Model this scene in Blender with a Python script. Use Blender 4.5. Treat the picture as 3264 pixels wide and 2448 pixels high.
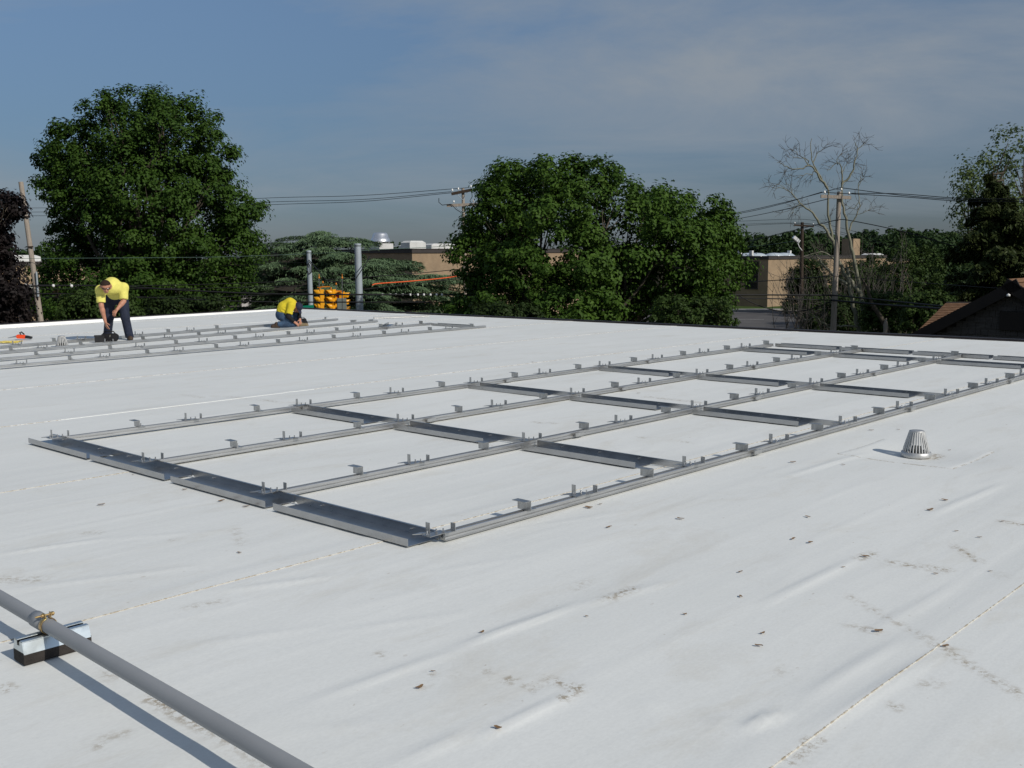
import bpy, bmesh, math, random
import numpy as np
from mathutils import Vector, Matrix

for o in list(bpy.data.objects):
    bpy.data.objects.remove(o)
scene = bpy.context.scene
COL = scene.collection
rng = np.random.default_rng(7)
random.seed(7)

# ------------------------------------------------------------------ camera
CZ = 1.6605                     # eye height above the roof membrane (roof = z 0)
GROUND = -4.0                   # street level
FPX = 3332.18                   # focal length in photo pixels (3264 wide)
PITCH, ROLL = math.radians(7.0084), math.radians(-0.33194)
FV = np.array([0, math.cos(PITCH), -math.sin(PITCH)])
_R = np.array([1.0, 0, 0]); _U = np.cross(_R, FV)
RV = math.cos(ROLL)*_R + math.sin(ROLL)*_U
UV = -math.sin(ROLL)*_R + math.cos(ROLL)*_U
cam = bpy.data.cameras.new('camera')
cam.sensor_width = 36.0
cam.lens = 36.0*FPX/3264
cam.clip_start = 0.05
cam.clip_end = 3000
camo = bpy.data.objects.new('camera', cam)
COL.objects.link(camo)
mw = Matrix.Identity(4)
for i in range(3):
    mw[i][0], mw[i][1], mw[i][2] = RV[i], UV[i], -FV[i]
mw[2][3] = CZ
camo.matrix_world = mw
scene.camera = camo

# ------------------------------------------------------------------ sky, sun, exposure
SUN_EL = math.radians(33)
SUN_AZ = math.radians(138+180)          # where the sun stands (math angle from +X)
sun_dir = Vector((math.cos(SUN_AZ)*math.cos(SUN_EL), math.sin(SUN_AZ)*math.cos(SUN_EL), math.sin(SUN_EL)))
world = bpy.data.worlds.new('World')
scene.world = world
world.use_nodes = True
wn, wl = world.node_tree.nodes, world.node_tree.links
wn.clear()
w_out = wn.new('ShaderNodeOutputWorld')
w_bg = wn.new('ShaderNodeBackground')
w_bg.inputs['Strength'].default_value = 0.1
w_sky = wn.new('ShaderNodeTexSky')
w_sky.sky_type = 'NISHITA'
w_sky.sun_disc = False
w_sky.sun_elevation = SUN_EL
w_sky.sun_rotation = math.pi/2 - SUN_AZ
w_sky.air_density = 1.0
w_sky.dust_density = 0.4
w_sky.ozone_density = 2.5
w_tc = wn.new('ShaderNodeTexCoord')
w_sep = wn.new('ShaderNodeSeparateXYZ')
wl.new(w_tc.outputs['Generated'], w_sep.inputs[0])
# thin high cloud: noise on a flat cloud deck seen in perspective
w_zc = wn.new('ShaderNodeMath'); w_zc.operation = 'MAXIMUM'; w_zc.inputs[1].default_value = 0.0
wl.new(w_sep.outputs['Z'], w_zc.inputs[0])
w_za = wn.new('ShaderNodeMath'); w_za.operation = 'ADD'; w_za.inputs[1].default_value = 0.12
wl.new(w_zc.outputs[0], w_za.inputs[0])
w_dx = wn.new('ShaderNodeMath'); w_dx.operation = 'DIVIDE'
w_dy = wn.new('ShaderNodeMath'); w_dy.operation = 'DIVIDE'
wl.new(w_sep.outputs['X'], w_dx.inputs[0]); wl.new(w_za.outputs[0], w_dx.inputs[1])
wl.new(w_sep.outputs['Y'], w_dy.inputs[0]); wl.new(w_za.outputs[0], w_dy.inputs[1])
w_cmb = wn.new('ShaderNodeCombineXYZ')
wl.new(w_dx.outputs[0], w_cmb.inputs[0]); wl.new(w_dy.outputs[0], w_cmb.inputs[1])
w_map = wn.new('ShaderNodeMapping')
w_map.inputs['Scale'].default_value = (0.75, 1.0, 1.0)
w_map.inputs['Location'].default_value = (21.7, 14.9, 0)
w_map.inputs['Rotation'].default_value = (0, 0, 0.35)
wl.new(w_cmb.outputs[0], w_map.inputs[0])
w_n1 = wn.new('ShaderNodeTexNoise')
w_n1.inputs['Scale'].default_value = 0.55; w_n1.inputs['Detail'].default_value = 9
w_n1.inputs['Roughness'].default_value = 0.62; w_n1.inputs['Distortion'].default_value = 0.7
wl.new(w_map.outputs[0], w_n1.inputs['Vector'])
w_n2 = wn.new('ShaderNodeTexNoise')            # broad veils that gather the wisps
w_n2.inputs['Scale'].default_value = 0.21; w_n2.inputs['Detail'].default_value = 3
wl.new(w_map.outputs[0], w_n2.inputs['Vector'])
w_sum = wn.new('ShaderNodeMath'); w_sum.operation = 'MULTIPLY_ADD'; w_sum.inputs[1].default_value = 0.60
wl.new(w_n1.outputs['Fac'], w_sum.inputs[0])
w_s2 = wn.new('ShaderNodeMath'); w_s2.operation = 'MULTIPLY'; w_s2.inputs[1].default_value = 0.60
wl.new(w_n2.outputs['Fac'], w_s2.inputs[0]); wl.new(w_s2.outputs[0], w_sum.inputs[2])
w_r1 = wn.new('ShaderNodeValToRGB')
w_r1.color_ramp.elements[0].position = 0.52; w_r1.color_ramp.elements[1].position = 0.72
w_r1.color_ramp.elements[0].color = (0.05, 0.05, 0.05, 1)
w_r1.color_ramp.elements[1].color = (0.9, 0.9, 0.9, 1)
wl.new(w_sum.outputs[0], w_r1.inputs[0])
# the same hazy air tones the whole horizon ring down to grey blue
w_ramp = wn.new('ShaderNodeValToRGB')
el = w_ramp.color_ramp.elements
el[0].position = 0.0; el[0].color = (0.20, 0.238, 0.355, 1)
el[1].position = 0.75; el[1].color = (1.0, 1.0, 1.0, 1)
e2 = w_ramp.color_ramp.elements.new(0.12); e2.color = (0.36, 0.415, 0.50, 1)
e3 = w_ramp.color_ramp.elements.new(0.35); e3.color = (0.78, 0.81, 0.84, 1)
wl.new(w_zc.outputs[0], w_ramp.inputs[0])
w_mul = wn.new('ShaderNodeMix'); w_mul.data_type = 'RGBA'; w_mul.blend_type = 'MULTIPLY'
w_mul.inputs['Factor'].default_value = 1.0
wl.new(w_sky.outputs[0], w_mul.inputs['A']); wl.new(w_ramp.outputs[0], w_mul.inputs['B'])
w_cl = wn.new('ShaderNodeMix'); w_cl.data_type = 'RGBA'
w_fz = wn.new('ShaderNodeMapRange'); w_fz.inputs['From Max'].default_value = 0.16; w_fz.inputs['To Min'].default_value = 0.25
wl.new(w_zc.outputs[0], w_fz.inputs['Value'])
w_ff = wn.new('ShaderNodeMath'); w_ff.operation = 'MULTIPLY'
wl.new(w_r1.outputs[0], w_ff.inputs[0]); wl.new(w_fz.outputs[0], w_ff.inputs[1])
wl.new(w_ff.outputs[0], w_cl.inputs['Factor'])
wl.new(w_mul.outputs['Result'], w_cl.inputs['A'])
w_cl.inputs['B'].default_value = (2.7, 3.05, 3.45, 1)
wl.new(w_cl.outputs['Result'], w_bg.inputs['Color'])
wl.new(w_bg.outputs[0], w_out.inputs[0])

sun = bpy.data.lights.new('sun', 'SUN')
sun.energy = 3.3
sun.angle = math.radians(0.53)
sun.color = (1.0, 0.945, 0.86)
suno = bpy.data.objects.new('sun', sun)
COL.objects.link(suno)
suno.location = (20, -20, 30)
suno.rotation_euler = (-sun_dir).to_track_quat('-Z', 'Y').to_euler()

scene.render.engine = 'CYCLES'
scene.view_settings.view_transform = 'Standard'
scene.view_settings.look = 'None'
scene.view_settings.gamma = 1.0
scene.view_settings.exposure = 0.0
scene.view_settings.use_curve_mapping = False

# ------------------------------------------------------------------ helpers: placement
def at(u, v, Y):
    """point at depth Y on the sight line of overview pixel (u,v) (2212 wide)"""
    u, v = u*3264/2212, v*3264/2212
    d = FV + (u-1632)/FPX*RV - (v-1224)/FPX*UV
    p = d*(Y/d[1]); p[2] += CZ
    return p
def ats(u, v, Y): return at(u*2212/3264, v*2212/3264, Y)
def gnd(u, v, z=0.0):
    """point on the level z under photo pixel (u,v) (3264 wide)"""
    d = FV + (u-1632)/FPX*RV - (v-1224)/FPX*UV
    p = d*((z-CZ)/d[2]); p[2] = z
    return p
YAW = math.radians(47.3146)
E = np.array([math.cos(YAW), math.sin(YAW), 0]); N = np.array([math.sin(YAW), -math.cos(YAW), 0])
ORG = np.array([-4.114, 9.306, 0.0])
D = 1.66                        # rail spacing
PIT = 1.3366                    # bracket pitch along the rails
def sk(s, k, z=0.0): return ORG + s*E + k*N + np.array([0, 0, z])
def to_sk(p):
    v = np.asarray(p)-ORG
    return v@E, v@N

# ------------------------------------------------------------------ helpers: mesh
def tag(o, label=None, cat=None, group=None, kind=None):
    if label: o['label'] = label
    if cat: o['category'] = cat
    if group: o['group'] = group
    if kind: o['kind'] = kind
    return o
def empty(name, loc=(0, 0, 0), rz=0.0, label=None, cat=None, group=None, kind=None):
    o = bpy.data.objects.new(name, None)
    o.empty_display_size = 0.2
    COL.objects.link(o); o.location = loc; o.rotation_euler = (0, 0, rz)
    return tag(o, label, cat, group, kind)
def link_mesh(name, me, mat, parent=None):
    o = bpy.data.objects.new(name, me)
    COL.objects.link(o)
    if mat is not None and len(me.materials) == 0: me.materials.append(mat)
    if parent is not None: o.parent = parent
    return o
def np_mesh(name, V, F, smooth=False):
    V = np.asarray(V, np.float32).reshape(-1, 3); F = np.asarray(F, np.int32)
    me = bpy.data.meshes.new(name)
    n = F.shape[1]
    me.vertices.add(len(V)); me.vertices.foreach_set('co', V.ravel())
    me.loops.add(F.size); me.loops.foreach_set('vertex_index', F.ravel())
    me.polygons.add(len(F))
    me.polygons.foreach_set('loop_start', np.arange(0, F.size, n, dtype=np.int32))
    me.polygons.foreach_set('loop_total', np.full(len(F), n, np.int32))
    if smooth: me.polygons.foreach_set('use_smooth', np.ones(len(F), bool))
    me.update(calc_edges=True)
    return me
class MB:
    def __init__(s): s.v = []; s.f = []; s.sm = []
    def add(s, vs, fs, smooth=False):
        b = len(s.v); s.v += [tuple(map(float, p)) for p in vs]
        s.f += [[i+b for i in f] for f in fs]; s.sm += [smooth]*len(fs)
        return s
    def box(s, x0, x1, y0, y1, z0, z1):
        return s.hexa([(x0,y0,z0),(x1,y0,z0),(x1,y1,z0),(x0,y1,z0),(x0,y0,z1),(x1,y0,z1),(x1,y1,z1),(x0,y1,z1)])
    def hexa(s, p):
        return s.add(p, [(0,3,2,1),(4,5,6,7),(0,1,5,4),(1,2,6,5),(2,3,7,6),(3,0,4,7)])
    def obox(s, c, ax, ay, az):
        """box by centre and three half axes"""
        c, ax, ay, az = (np.asarray(q, float) for q in (c, ax, ay, az))
        return s.hexa([c-ax-ay-az, c+ax-ay-az, c+ax+ay-az, c-ax+ay-az, c-ax-ay+az, c+ax-ay+az, c+ax+ay+az, c-ax+ay+az])
    def tube(s, pts, r, n=8, cap=True, smooth=True):
        pts = [np.asarray(p, float) for p in pts]
        rs = [r]*len(pts) if np.isscalar(r) else list(r)
        vs = []; up = None
        for i, p in enumerate(pts):
            t = pts[min(i+1, len(pts)-1)]-pts[max(i-1, 0)]
            t = t/(np.linalg.norm(t)+1e-12)
            if up is None:
                a = np.array([0, 0, 1.]) if abs(t[2]) < .9 else np.array([1., 0, 0])
                up = np.cross(t, a)
            up = up - t*(up@t); up /= np.linalg.norm(up)+1e-12
            w = np.cross(t, up)
            for j in range(n):
                q = 2*math.pi*j/n
                vs.append(p+rs[i]*(math.cos(q)*up+math.sin(q)*w))
        fs = []
        for i in range(len(pts)-1):
            for j in range(n):
                k = (j+1) % n
                fs.append((i*n+j, i*n+k, i*n+n+k, i*n+n+j))
        if cap:
            s.add(vs, fs, smooth)
            s.add(vs[:n], [tuple(range(n-1, -1, -1))]); s.add(vs[-n:], [tuple(range(n))])
            return s
        return s.add(vs, fs, smooth)
    def lathe(s, prof, n=24, c=(0, 0, 0), smooth=True, cap=True):
        vs = []; fs = []
        for r, z in prof:
            for j in range(n):
                q = 2*math.pi*j/n
                vs.append((c[0]+r*math.cos(q), c[1]+r*math.sin(q), c[2]+z))
        for i in range(len(prof)-1):
            for j in range(n):
                k = (j+1) % n
                fs.append((i*n+j, i*n+k, i*n+n+k, i*n+n+j))
        if cap:
            fs.append(tuple(range(n-1, -1, -1))); m = (len(prof)-1)*n
            fs.append(tuple(m+j for j in range(n)))
        return s.add(vs, fs, smooth)
    def prism(s, poly, a, b):
        """polygon poly (list of 3D points) extruded by vector from offset a to b"""
        n = len(poly); a = np.asarray(a, float); b = np.asarray(b, float)
        vs = [np.asarray(p, float)+a for p in poly]+[np.asarray(p, float)+b for p in poly]
        fs = [tuple(range(n-1, -1, -1)), tuple(range(n, 2*n))]
        fs += [(i, (i+1) % n, n+(i+1) % n, n+i) for i in range(n)]
        return s.add(vs, fs)
    def build(s, name, mat, parent=None, bevel=0.0):
        me = bpy.data.meshes.new(name)
        me.from_pydata(s.v, [], s.f); me.update()
        me.polygons.foreach_set('use_smooth', s.sm)
        bm = bmesh.new(); bm.from_mesh(me)
        bmesh.ops.recalc_face_normals(bm, faces=bm.faces)
        bm.to_mesh(me); bm.free()
        o = link_mesh(name, me, mat, parent)
        if bevel:
            m = o.modifiers.new('bevel', 'BEVEL'); m.width = bevel; m.segments = 2; m.limit_method = 'ANGLE'
        return o
def copy_tree(o, parent=None):
    c = o.copy(); COL.objects.link(c); c.parent = parent
    for ch in o.children: copy_tree(ch, c)
    return c

def vnoise(x, y, seed=0):
    xi = np.floor(x).astype(np.int64); yi = np.floor(y).astype(np.int64)
    fx = x-xi; fy = y-yi
    fx = fx*fx*fx*(fx*(fx*6-15)+10); fy = fy*fy*fy*(fy*(fy*6-15)+10)
    def h(a, b):
        n = (a*374761393+b*668265263+seed*974634541) & 0x7fffffff
        n = ((n ^ (n >> 13))*1274126177) & 0x7fffffff
        n = n ^ (n >> 16)
        return (n & 0xffff)/65535.0
    return (h(xi,yi)*(1-fx)+h(xi+1,yi)*fx)*(1-fy)+(h(xi,yi+1)*(1-fx)+h(xi+1,yi+1)*fx)*fy

# ------------------------------------------------------------------ helpers: materials
def mat(name, col, rough=0.6, metal=0.0, spec=0.4, var=0.0, vscale=6.0, bump=0.0, bscale=40.0, stretch=(1,1,1), col2=None, coat=0.0):
    m = bpy.data.materials.new(name); m.use_nodes = True
    nt = m.node_tree; n, l = nt.nodes, nt.links
    b = n['Principled BSDF']
    b.inputs['Roughness'].default_value = rough; b.inputs['Metallic'].default_value = metal
    b.inputs['Specular IOR Level'].default_value = spec
    if coat: b.inputs['Coat Weight'].default_value = coat
    c = tuple(col)+(1,)
    b.inputs['Base Color'].default_value = c
    if var or bump:
        tc = n.new('ShaderNodeTexCoord'); mp = n.new('ShaderNodeMapping'); mp.inputs['Scale'].default_value = stretch
        l.new(tc.outputs['Object'], mp.inputs[0])
    if var:
        t = n.new('ShaderNodeTexNoise'); t.inputs['Scale'].default_value = vscale; t.inputs['Detail'].default_value = 6; t.inputs['Roughness'].default_value = .65
        l.new(mp.outputs[0], t.inputs['Vector'])
        r = n.new('ShaderNodeValToRGB'); r.color_ramp.elements[0].position = .3; r.color_ramp.elements[1].position = .7
        c2 = col2 if col2 else tuple(x*(1-var) for x in col)
        hi = tuple(min(1, x*(1+var*.5)) for x in col)
        r.color_ramp.elements[0].color = tuple(c2)+(1,); r.color_ramp.elements[1].color = hi+(1,)
        l.new(t.outputs['Fac'], r.inputs[0]); l.new(r.outputs[0], b.inputs['Base Color'])
        mr = n.new('ShaderNodeMapRange'); mr.inputs['To Min'].default_value = max(0, rough-.08); mr.inputs['To Max'].default_value = min(1, rough+.1)
        l.new(t.outputs['Fac'], mr.inputs['Value']); l.new(mr.outputs[0], b.inputs['Roughness'])
    if bump:
        t2 = n.new('ShaderNodeTexNoise'); t2.inputs['Scale'].default_value = bscale; t2.inputs['Detail'].default_value = 4
        l.new(mp.outputs[0], t2.inputs['Vector'])
        bp = n.new('ShaderNodeBump'); bp.inputs['Strength'].default_value = bump; bp.inputs['Distance'].default_value = .02
        l.new(t2.outputs['Fac'], bp.inputs['Height']); l.new(bp.outputs[0], b.inputs['Normal'])
    return m
def leaf_mat(name, dark, light, trans=0.22, rough=0.55):
    m = bpy.data.materials.new(name); m.use_nodes = True
    nt = m.node_tree; n, l = nt.nodes, nt.links
    b = n['Principled BSDF']; out = n['Material Output']
    b.inputs['Roughness'].default_value = rough; b.inputs['Specular IOR Level'].default_value = .12
    g = n.new('ShaderNodeNewGeometry'); tc = n.new('ShaderNodeTexCoord')
    t = n.new('ShaderNodeTexNoise'); t.inputs['Scale'].default_value = 1.1; t.inputs['Detail'].default_value = 4
    l.new(tc.outputs['Object'], t.inputs['Vector'])
    a = n.new('ShaderNodeMath'); a.operation = 'MULTIPLY_ADD'; a.inputs[1].default_value = .30
    l.new(g.outputs['Random Per Island'], a.inputs[0])
    s = n.new('ShaderNodeMath'); s.operation = 'MULTIPLY'; s.inputs[1].default_value = .75
    l.new(t.outputs['Fac'], s.inputs[0]); l.new(s.outputs[0], a.inputs[2])
    r = n.new('ShaderNodeValToRGB'); r.color_ramp.elements[0].position = .15; r.color_ramp.elements[1].position = .85
    r.color_ramp.elements[0].color = tuple(dark)+(1,); r.color_ramp.elements[1].color = tuple(light)+(1,)
    l.new(a.outputs[0], r.inputs[0]); l.new(r.outputs[0], b.inputs['Base Color'])
    tr = n.new('ShaderNodeBsdfTranslucent'); l.new(r.outputs[0], tr.inputs['Color'])
    mx = n.new('ShaderNodeMixShader'); mx.inputs[0].default_value = trans
    l.new(b.outputs[0], mx.inputs[1]); l.new(tr.outputs[0], mx.inputs[2]); l.new(mx.outputs[0], out.inputs['Surface'])
    return m

M = {}
M['galv'] = mat('galvanised steel', (.50,.50,.49), .36, .92, .5, .25, 9, .06, 60, (1,6,1))
M['tray'] = mat('galvanised tray', (.47,.475,.48), .29, .97, .5, .16, 5, .03, 40, (1,1.5,3))
M['alu'] = mat('aluminium rail', (.56,.56,.55), .38, .9, .5, .2, 10, .04, 50, (.3,6,6))
M['bright'] = mat('bright zinc', (.62,.68,.70), .30, .9, .5, .12, 8)
M['bolt'] = mat('bolt steel', (.6,.6,.6), .25, .95, .5)
M['dome'] = mat('cast aluminium dome', (.56,.56,.55), .48, .7, .5, .2, 20)
M['pipe'] = mat('grey pvc pipe', (.285,.295,.305), .5, 0, .35, .08, 3)
M['foam'] = mat('black rubber block', (.035,.03,.027), .85, 0, .3, .4, 30, .3, 120)
M['yzinc'] = mat('yellow zinc clamp', (.52,.42,.16), .3, .85, .5, .4, 30, 0, 40, (1,1,1), (.42,.22,.14))
M['brown_trim'] = mat('dark bronze roof edge', (.022,.017,.019), .5, .1, .4, .3, 3)
M['white_cap'] = mat('white coated edge', (.82,.82,.79), .5, 0, .4, .1, 2)
M['bldg_wall'] = mat('brown brick wall', (.2,.13,.09), .85, 0, .2, .3, 4)
M['dry_leaf'] = mat('dry leaf', (.24,.15,.08), .8, 0, .2, .4, 60)
M['wood_pole'] = mat('weathered pole wood', (.36,.31,.26), .85, 0, .2, .4, 6, .35, 30, (6,6,.25))
M['wood_dark'] = mat('creosoted pole wood', (.055,.04,.03), .85, 0, .2, .4, 6, .3, 30, (6,6,.3))
M['steel_pole'] = mat('painted steel pole', (.36,.41,.45), .55, .1, .4, .14, 2)
M['wire'] = mat('black cable', (.012,.012,.013), .6, 0, .3)
M['wire_green'] = mat('galvanised strand', (.13,.2,.17), .5, .4, .4)
M['orange'] = mat('orange cable guard', (.75,.12,.03), .5, 0, .4)
M['porcelain'] = mat('white insulator', (.72,.72,.70), .25, 0, .5)
M['sig_yellow'] = mat('signal yellow paint', (.80,.36,.008), .38, 0, .45, .12, 6)
M['sig_orange'] = mat('signal bracket orange', (.60,.2,.012), .45, 0, .4, .2, 8)
M['sig_dark'] = mat('signal grey box', (.13,.15,.14), .6, 0, .4)
M['lens_r'] = mat('red lens', (.25,.01,.01), .2, 0, .5)
M['lens_d'] = mat('dark lens', (.03,.03,.02), .2, 0, .5)
M['sign_green'] = mat('sign green', (.0,.18,.11), .4, 0, .4)
M['skin'] = mat('skin', (.46,.22,.14), .5, 0, .35, .2, 20)
M['shirt1'] = mat('pale yellow shirt', (.74,.68,.17), .85, 0, .15, .2, 7, .6, 12)
M['shirt2'] = mat('bright yellow shirt', (.66,.53,.035), .85, 0, .15, .25, 7, .6, 12)
M['navy'] = mat('navy work trousers', (.020,.026,.048), .8, 0, .25, .3, 14, .3, 30)
M['jeans'] = mat('blue jeans', (.05,.09,.15), .85, 0, .2, .5, 7, .3, 30, (1,1,1), (.025,.04,.075))
M['black'] = mat('black cloth', (.012,.012,.014), .8, 0, .25, .3, 20)
M['cap'] = mat('navy cap', (.022,.025,.05), .75, 0, .25, .2, 20)
M['shoe'] = mat('brown work boot', (.06,.04,.028), .7, 0, .3, .3, 20)
M['shoe2'] = mat('tan work boot', (.22,.17,.10), .75, 0, .3, .3, 20)
M['hair'] = mat('short dark hair', (.03,.018,.012), .8, 0, .2, .3, 60)
M['glasses'] = mat('dark sunglasses', (.005,.005,.006), .1, 0, .6)
M['blackplastic'] = mat('black plastic', (.012,.012,.013), .45, 0, .45, .3, 15)
M['redplastic'] = mat('orange red tool shell', (.78,.07,.012), .35, 0, .5)
M['rope'] = mat('yellow rope', (.62,.5,.14), .8, 0, .2, .3, 30)
M['whitepaint'] = mat('white roof unit', (.62,.62,.60), .5, 0, .4, .15, 1.5)
M['fascia'] = mat('dark roof fascia', (.05,.043,.04), .6, 0, .3, .2, 2)
M['glass'] = mat('dark window glass', (.012,.015,.018), .08, 0, .6)
M['skylight'] = mat('acrylic dome', (.50,.56,.60), .15, 0, .6)
M['bark'] = mat('grey bark', (.10,.085,.065), .9, 0, .15, .4, 5, .5, 14, (3,3,.6))
M['bark_pale'] = mat('pale smooth bark', (.225,.215,.165), .85, 0, .2, .4, 3, .3, 10, (2,2,.6), (.13,.14,.095))
M['twig'] = mat('grey twigs', (.105,.095,.085), .9, 0, .15, .3, 3)
# ------------------------------------------------------------------ the roof we stand on
def membrane_material():
    m = bpy.data.materials.new('white roof membrane'); m.use_nodes = True
    n, l = m.node_tree.nodes, m.node_tree.links
    b = n['Principled BSDF']; b.inputs['Roughness'].default_value = .62; b.inputs['Specular IOR Level'].default_value = .25
    tc = n.new('ShaderNodeTexCoord')
    def noise(scale, stretch, detail=6, rough=.6, dist=0.0):
        mp = n.new('ShaderNodeMapping'); mp.inputs['Scale'].default_value = stretch
        l.new(tc.outputs['Object'], mp.inputs[0])
        t = n.new('ShaderNodeTexNoise'); t.inputs['Scale'].default_value = scale; t.inputs['Detail'].default_value = detail
        t.inputs['Roughness'].default_value = rough; t.inputs['Distortion'].default_value = dist
        l.new(mp.outputs[0], t.inputs['Vector']); return t.outputs['Fac']
    def ramp(v, p0, p1, c0=(0,0,0,1), c1=(1,1,1,1)):
        r = n.new('ShaderNodeValToRGB'); r.color_ramp.elements[0].position = p0; r.color_ramp.elements[1].position = p1
        r.color_ramp.elements[0].color = c0; r.color_ramp.elements[1].color = c1
        l.new(v, r.inputs[0]); return r.outputs[0]
    def math_(op, a, bb):
        q = n.new('ShaderNodeMath'); q.operation = op
        for i, x in enumerate((a, bb)):
            if isinstance(x, (int, float)): q.inputs[i].default_value = x
            else: l.new(x, q.inputs[i])
        return q.outputs[0]
    def mix(f, a, c):
        q = n.new('ShaderNodeMix'); q.data_type = 'RGBA'
        if isinstance(f, (int, float)): q.inputs['Factor'].default_value = f
        else: l.new(f, q.inputs['Factor'])
        for k, x in (('A', a), ('B', c)):
            if isinstance(x, tuple): q.inputs[k].default_value = x
            else: l.new(x, q.inputs[k])
        return q.outputs['Result']
    base = ramp(noise(.9, (.35, 1.3, 1), 8, .62), .25, .75, (.735, .748, .722, 1), (.825, .835, .805, 1))
    fine = ramp(noise(75, (.7, 1.2, 1), 3, .6), .3, .7, (.93, .93, .93, 1), (1.0, 1.0, 1.0, 1))
    fm = n.new('ShaderNodeMix'); fm.data_type = 'RGBA'; fm.blend_type = 'MULTIPLY'; fm.inputs['Factor'].default_value = 1.0
    l.new(base, fm.inputs['A']); l.new(fine, fm.inputs['B']); base = fm.outputs['Result']
    # soft grime drawn out along the sheets, small specks, and the stains the sheets carry
    grime = math_('MULTIPLY', ramp(noise(1.7, (.5, 1.3, 1), 10, .76, .5), .52, .80), .42)
    c1 = mix(grime, base, (.52, .47, .37, 1))
    specks = math_('MULTIPLY', ramp(noise(26, (.6, 1.2, 1), 3, .5), .715, .76), math_('MULTIPLY', ramp(noise(.8, (1, 1, 1), 3), .42, .62), .55))
    c2 = mix(specks, c1, (.30, .22, .13, 1))
    at_ = n.new('ShaderNodeAttribute'); at_.attribute_name = 'stain'
    brk = ramp(noise(24, (1, 1, 1), 8, .8), .46, .58)
    sf = math_('MAXIMUM', math_('MULTIPLY', math_('MINIMUM', at_.outputs['Fac'], 1.6), brk), math_('SUBTRACT', at_.outputs['Fac'], 2.0))
    c3 = mix(math_('MINIMUM', sf, .85), c2, (.30, .235, .145, 1))
    l.new(c3, b.inputs['Base Color'])
    bp = n.new('ShaderNodeBump'); bp.inputs['Strength'].default_value = .22; bp.inputs['Distance'].default_value = .008
    hh = math_('ADD', math_('MULTIPLY', noise(5.0, (.22, 2.0, 1), 4, .5, .2), 1.0), math_('MULTIPLY', noise(40, (1, 1, 1), 3), .05))
    l.new(hh, bp.inputs['Height']); l.new(bp.outputs[0], b.inputs['Normal'])
    return m
M['membrane'] = membrane_material()

DRAIN = gnd(2920, 1440)                      # near roof drain
DRAIN2 = np.array([-8.497, 19.70, 0.0])
def segs_px(scale, ox, oy, L): return [((ox+a/scale, oy+b/scale), (ox+c/scale, oy+d/scale), w*.6, st*1.2) for a, b, c, d, w, st in L]
STAINS = segs_px(2.011, 1000, 1700, [(945,940,1150,1015,.022,1.1),(1200,1045,1430,1125,.022,.8),(1110,875,1220,905,.015,.8),(1240,930,1300,940,.03,.9),
    (1380,970,1440,985,.03,.8),(1480,935,1600,960,.05,.7),(1590,1060,1700,1000,.028,1.6),(1600,960,1690,990,.04,.6),(1890,412,2050,350,.05,1.0),(1700,330,1760,300,.05,.5),
    (1630,345,1740,345,.03,.4),(760,885,770,890,.03,1.),(830,900,900,915,.03,.6),(430,765,440,770,.04,.7),(670,985,690,985,.03,1.),(500,990,570,1000,.02,.5),(1150,1310,1190,1305,.015,1.),(1180,1260,1200,1250,.015,1.)])
STAINS += segs_px(1.75, 2100, 1500, [(1050,690,1480,930,.03,.55),(1480,930,2037,1260,.035,.75),(1300,510,1600,550,.06,.8),(1650,420,1790,505,.04,.9),(700,1640,900,1500,.04,.6),(820,1520,900,1510,.03,1.),
    (660,1130,720,1090,.02,.8),(850,820,1250,900,.018,.7),(1570,975,1720,1005,.03,1.),(1900,280,2037,300,.03,.9),(1120,485,1190,460,.05,1.),(1480,1190,1550,1185,.05,.5),(1300,1310,1340,1320,.03,.7),(1880,575,1960,590,.03,1.)])
STAINS += segs_px(2.107, 0, 1800, [(1000,890,1250,1030,.045,1.0),(1250,1030,1500,1180,.035,1.2),(1500,1180,1800,1350,.04,1.0),(680,720,760,780,.03,.7),(0,90,250,90,.10,.5),(40,800,70,830,.03,.8),(720,1150,830,1130,.04,.5),(1280,270,1480,240,.05,.5),(640,1210,650,1215,.03,.6)])
STAINS += segs_px(2.011, 1200, 1050, [(1740,430,2212,480,.09,.6),(1000,590,1150,600,.04,.8),(1940,713,2060,725,.02,.6),(1640,683,1720,690,.02,.6),(700,740,760,740,.05,.4)])
STAINS += segs_px(1.58, 0, 1250, [(440,700,490,705,.05,.6),(860,740,890,735,.03,.7),(1080,15,1560,60,.06,.5),(900,10,1010,25,.05,.5),(1180,680,1220,760,.05,.3)])
STAINS = [(gnd(*a)[:2], gnd(*b)[:2], w, st) for a, b, w, st in STAINS]
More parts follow.
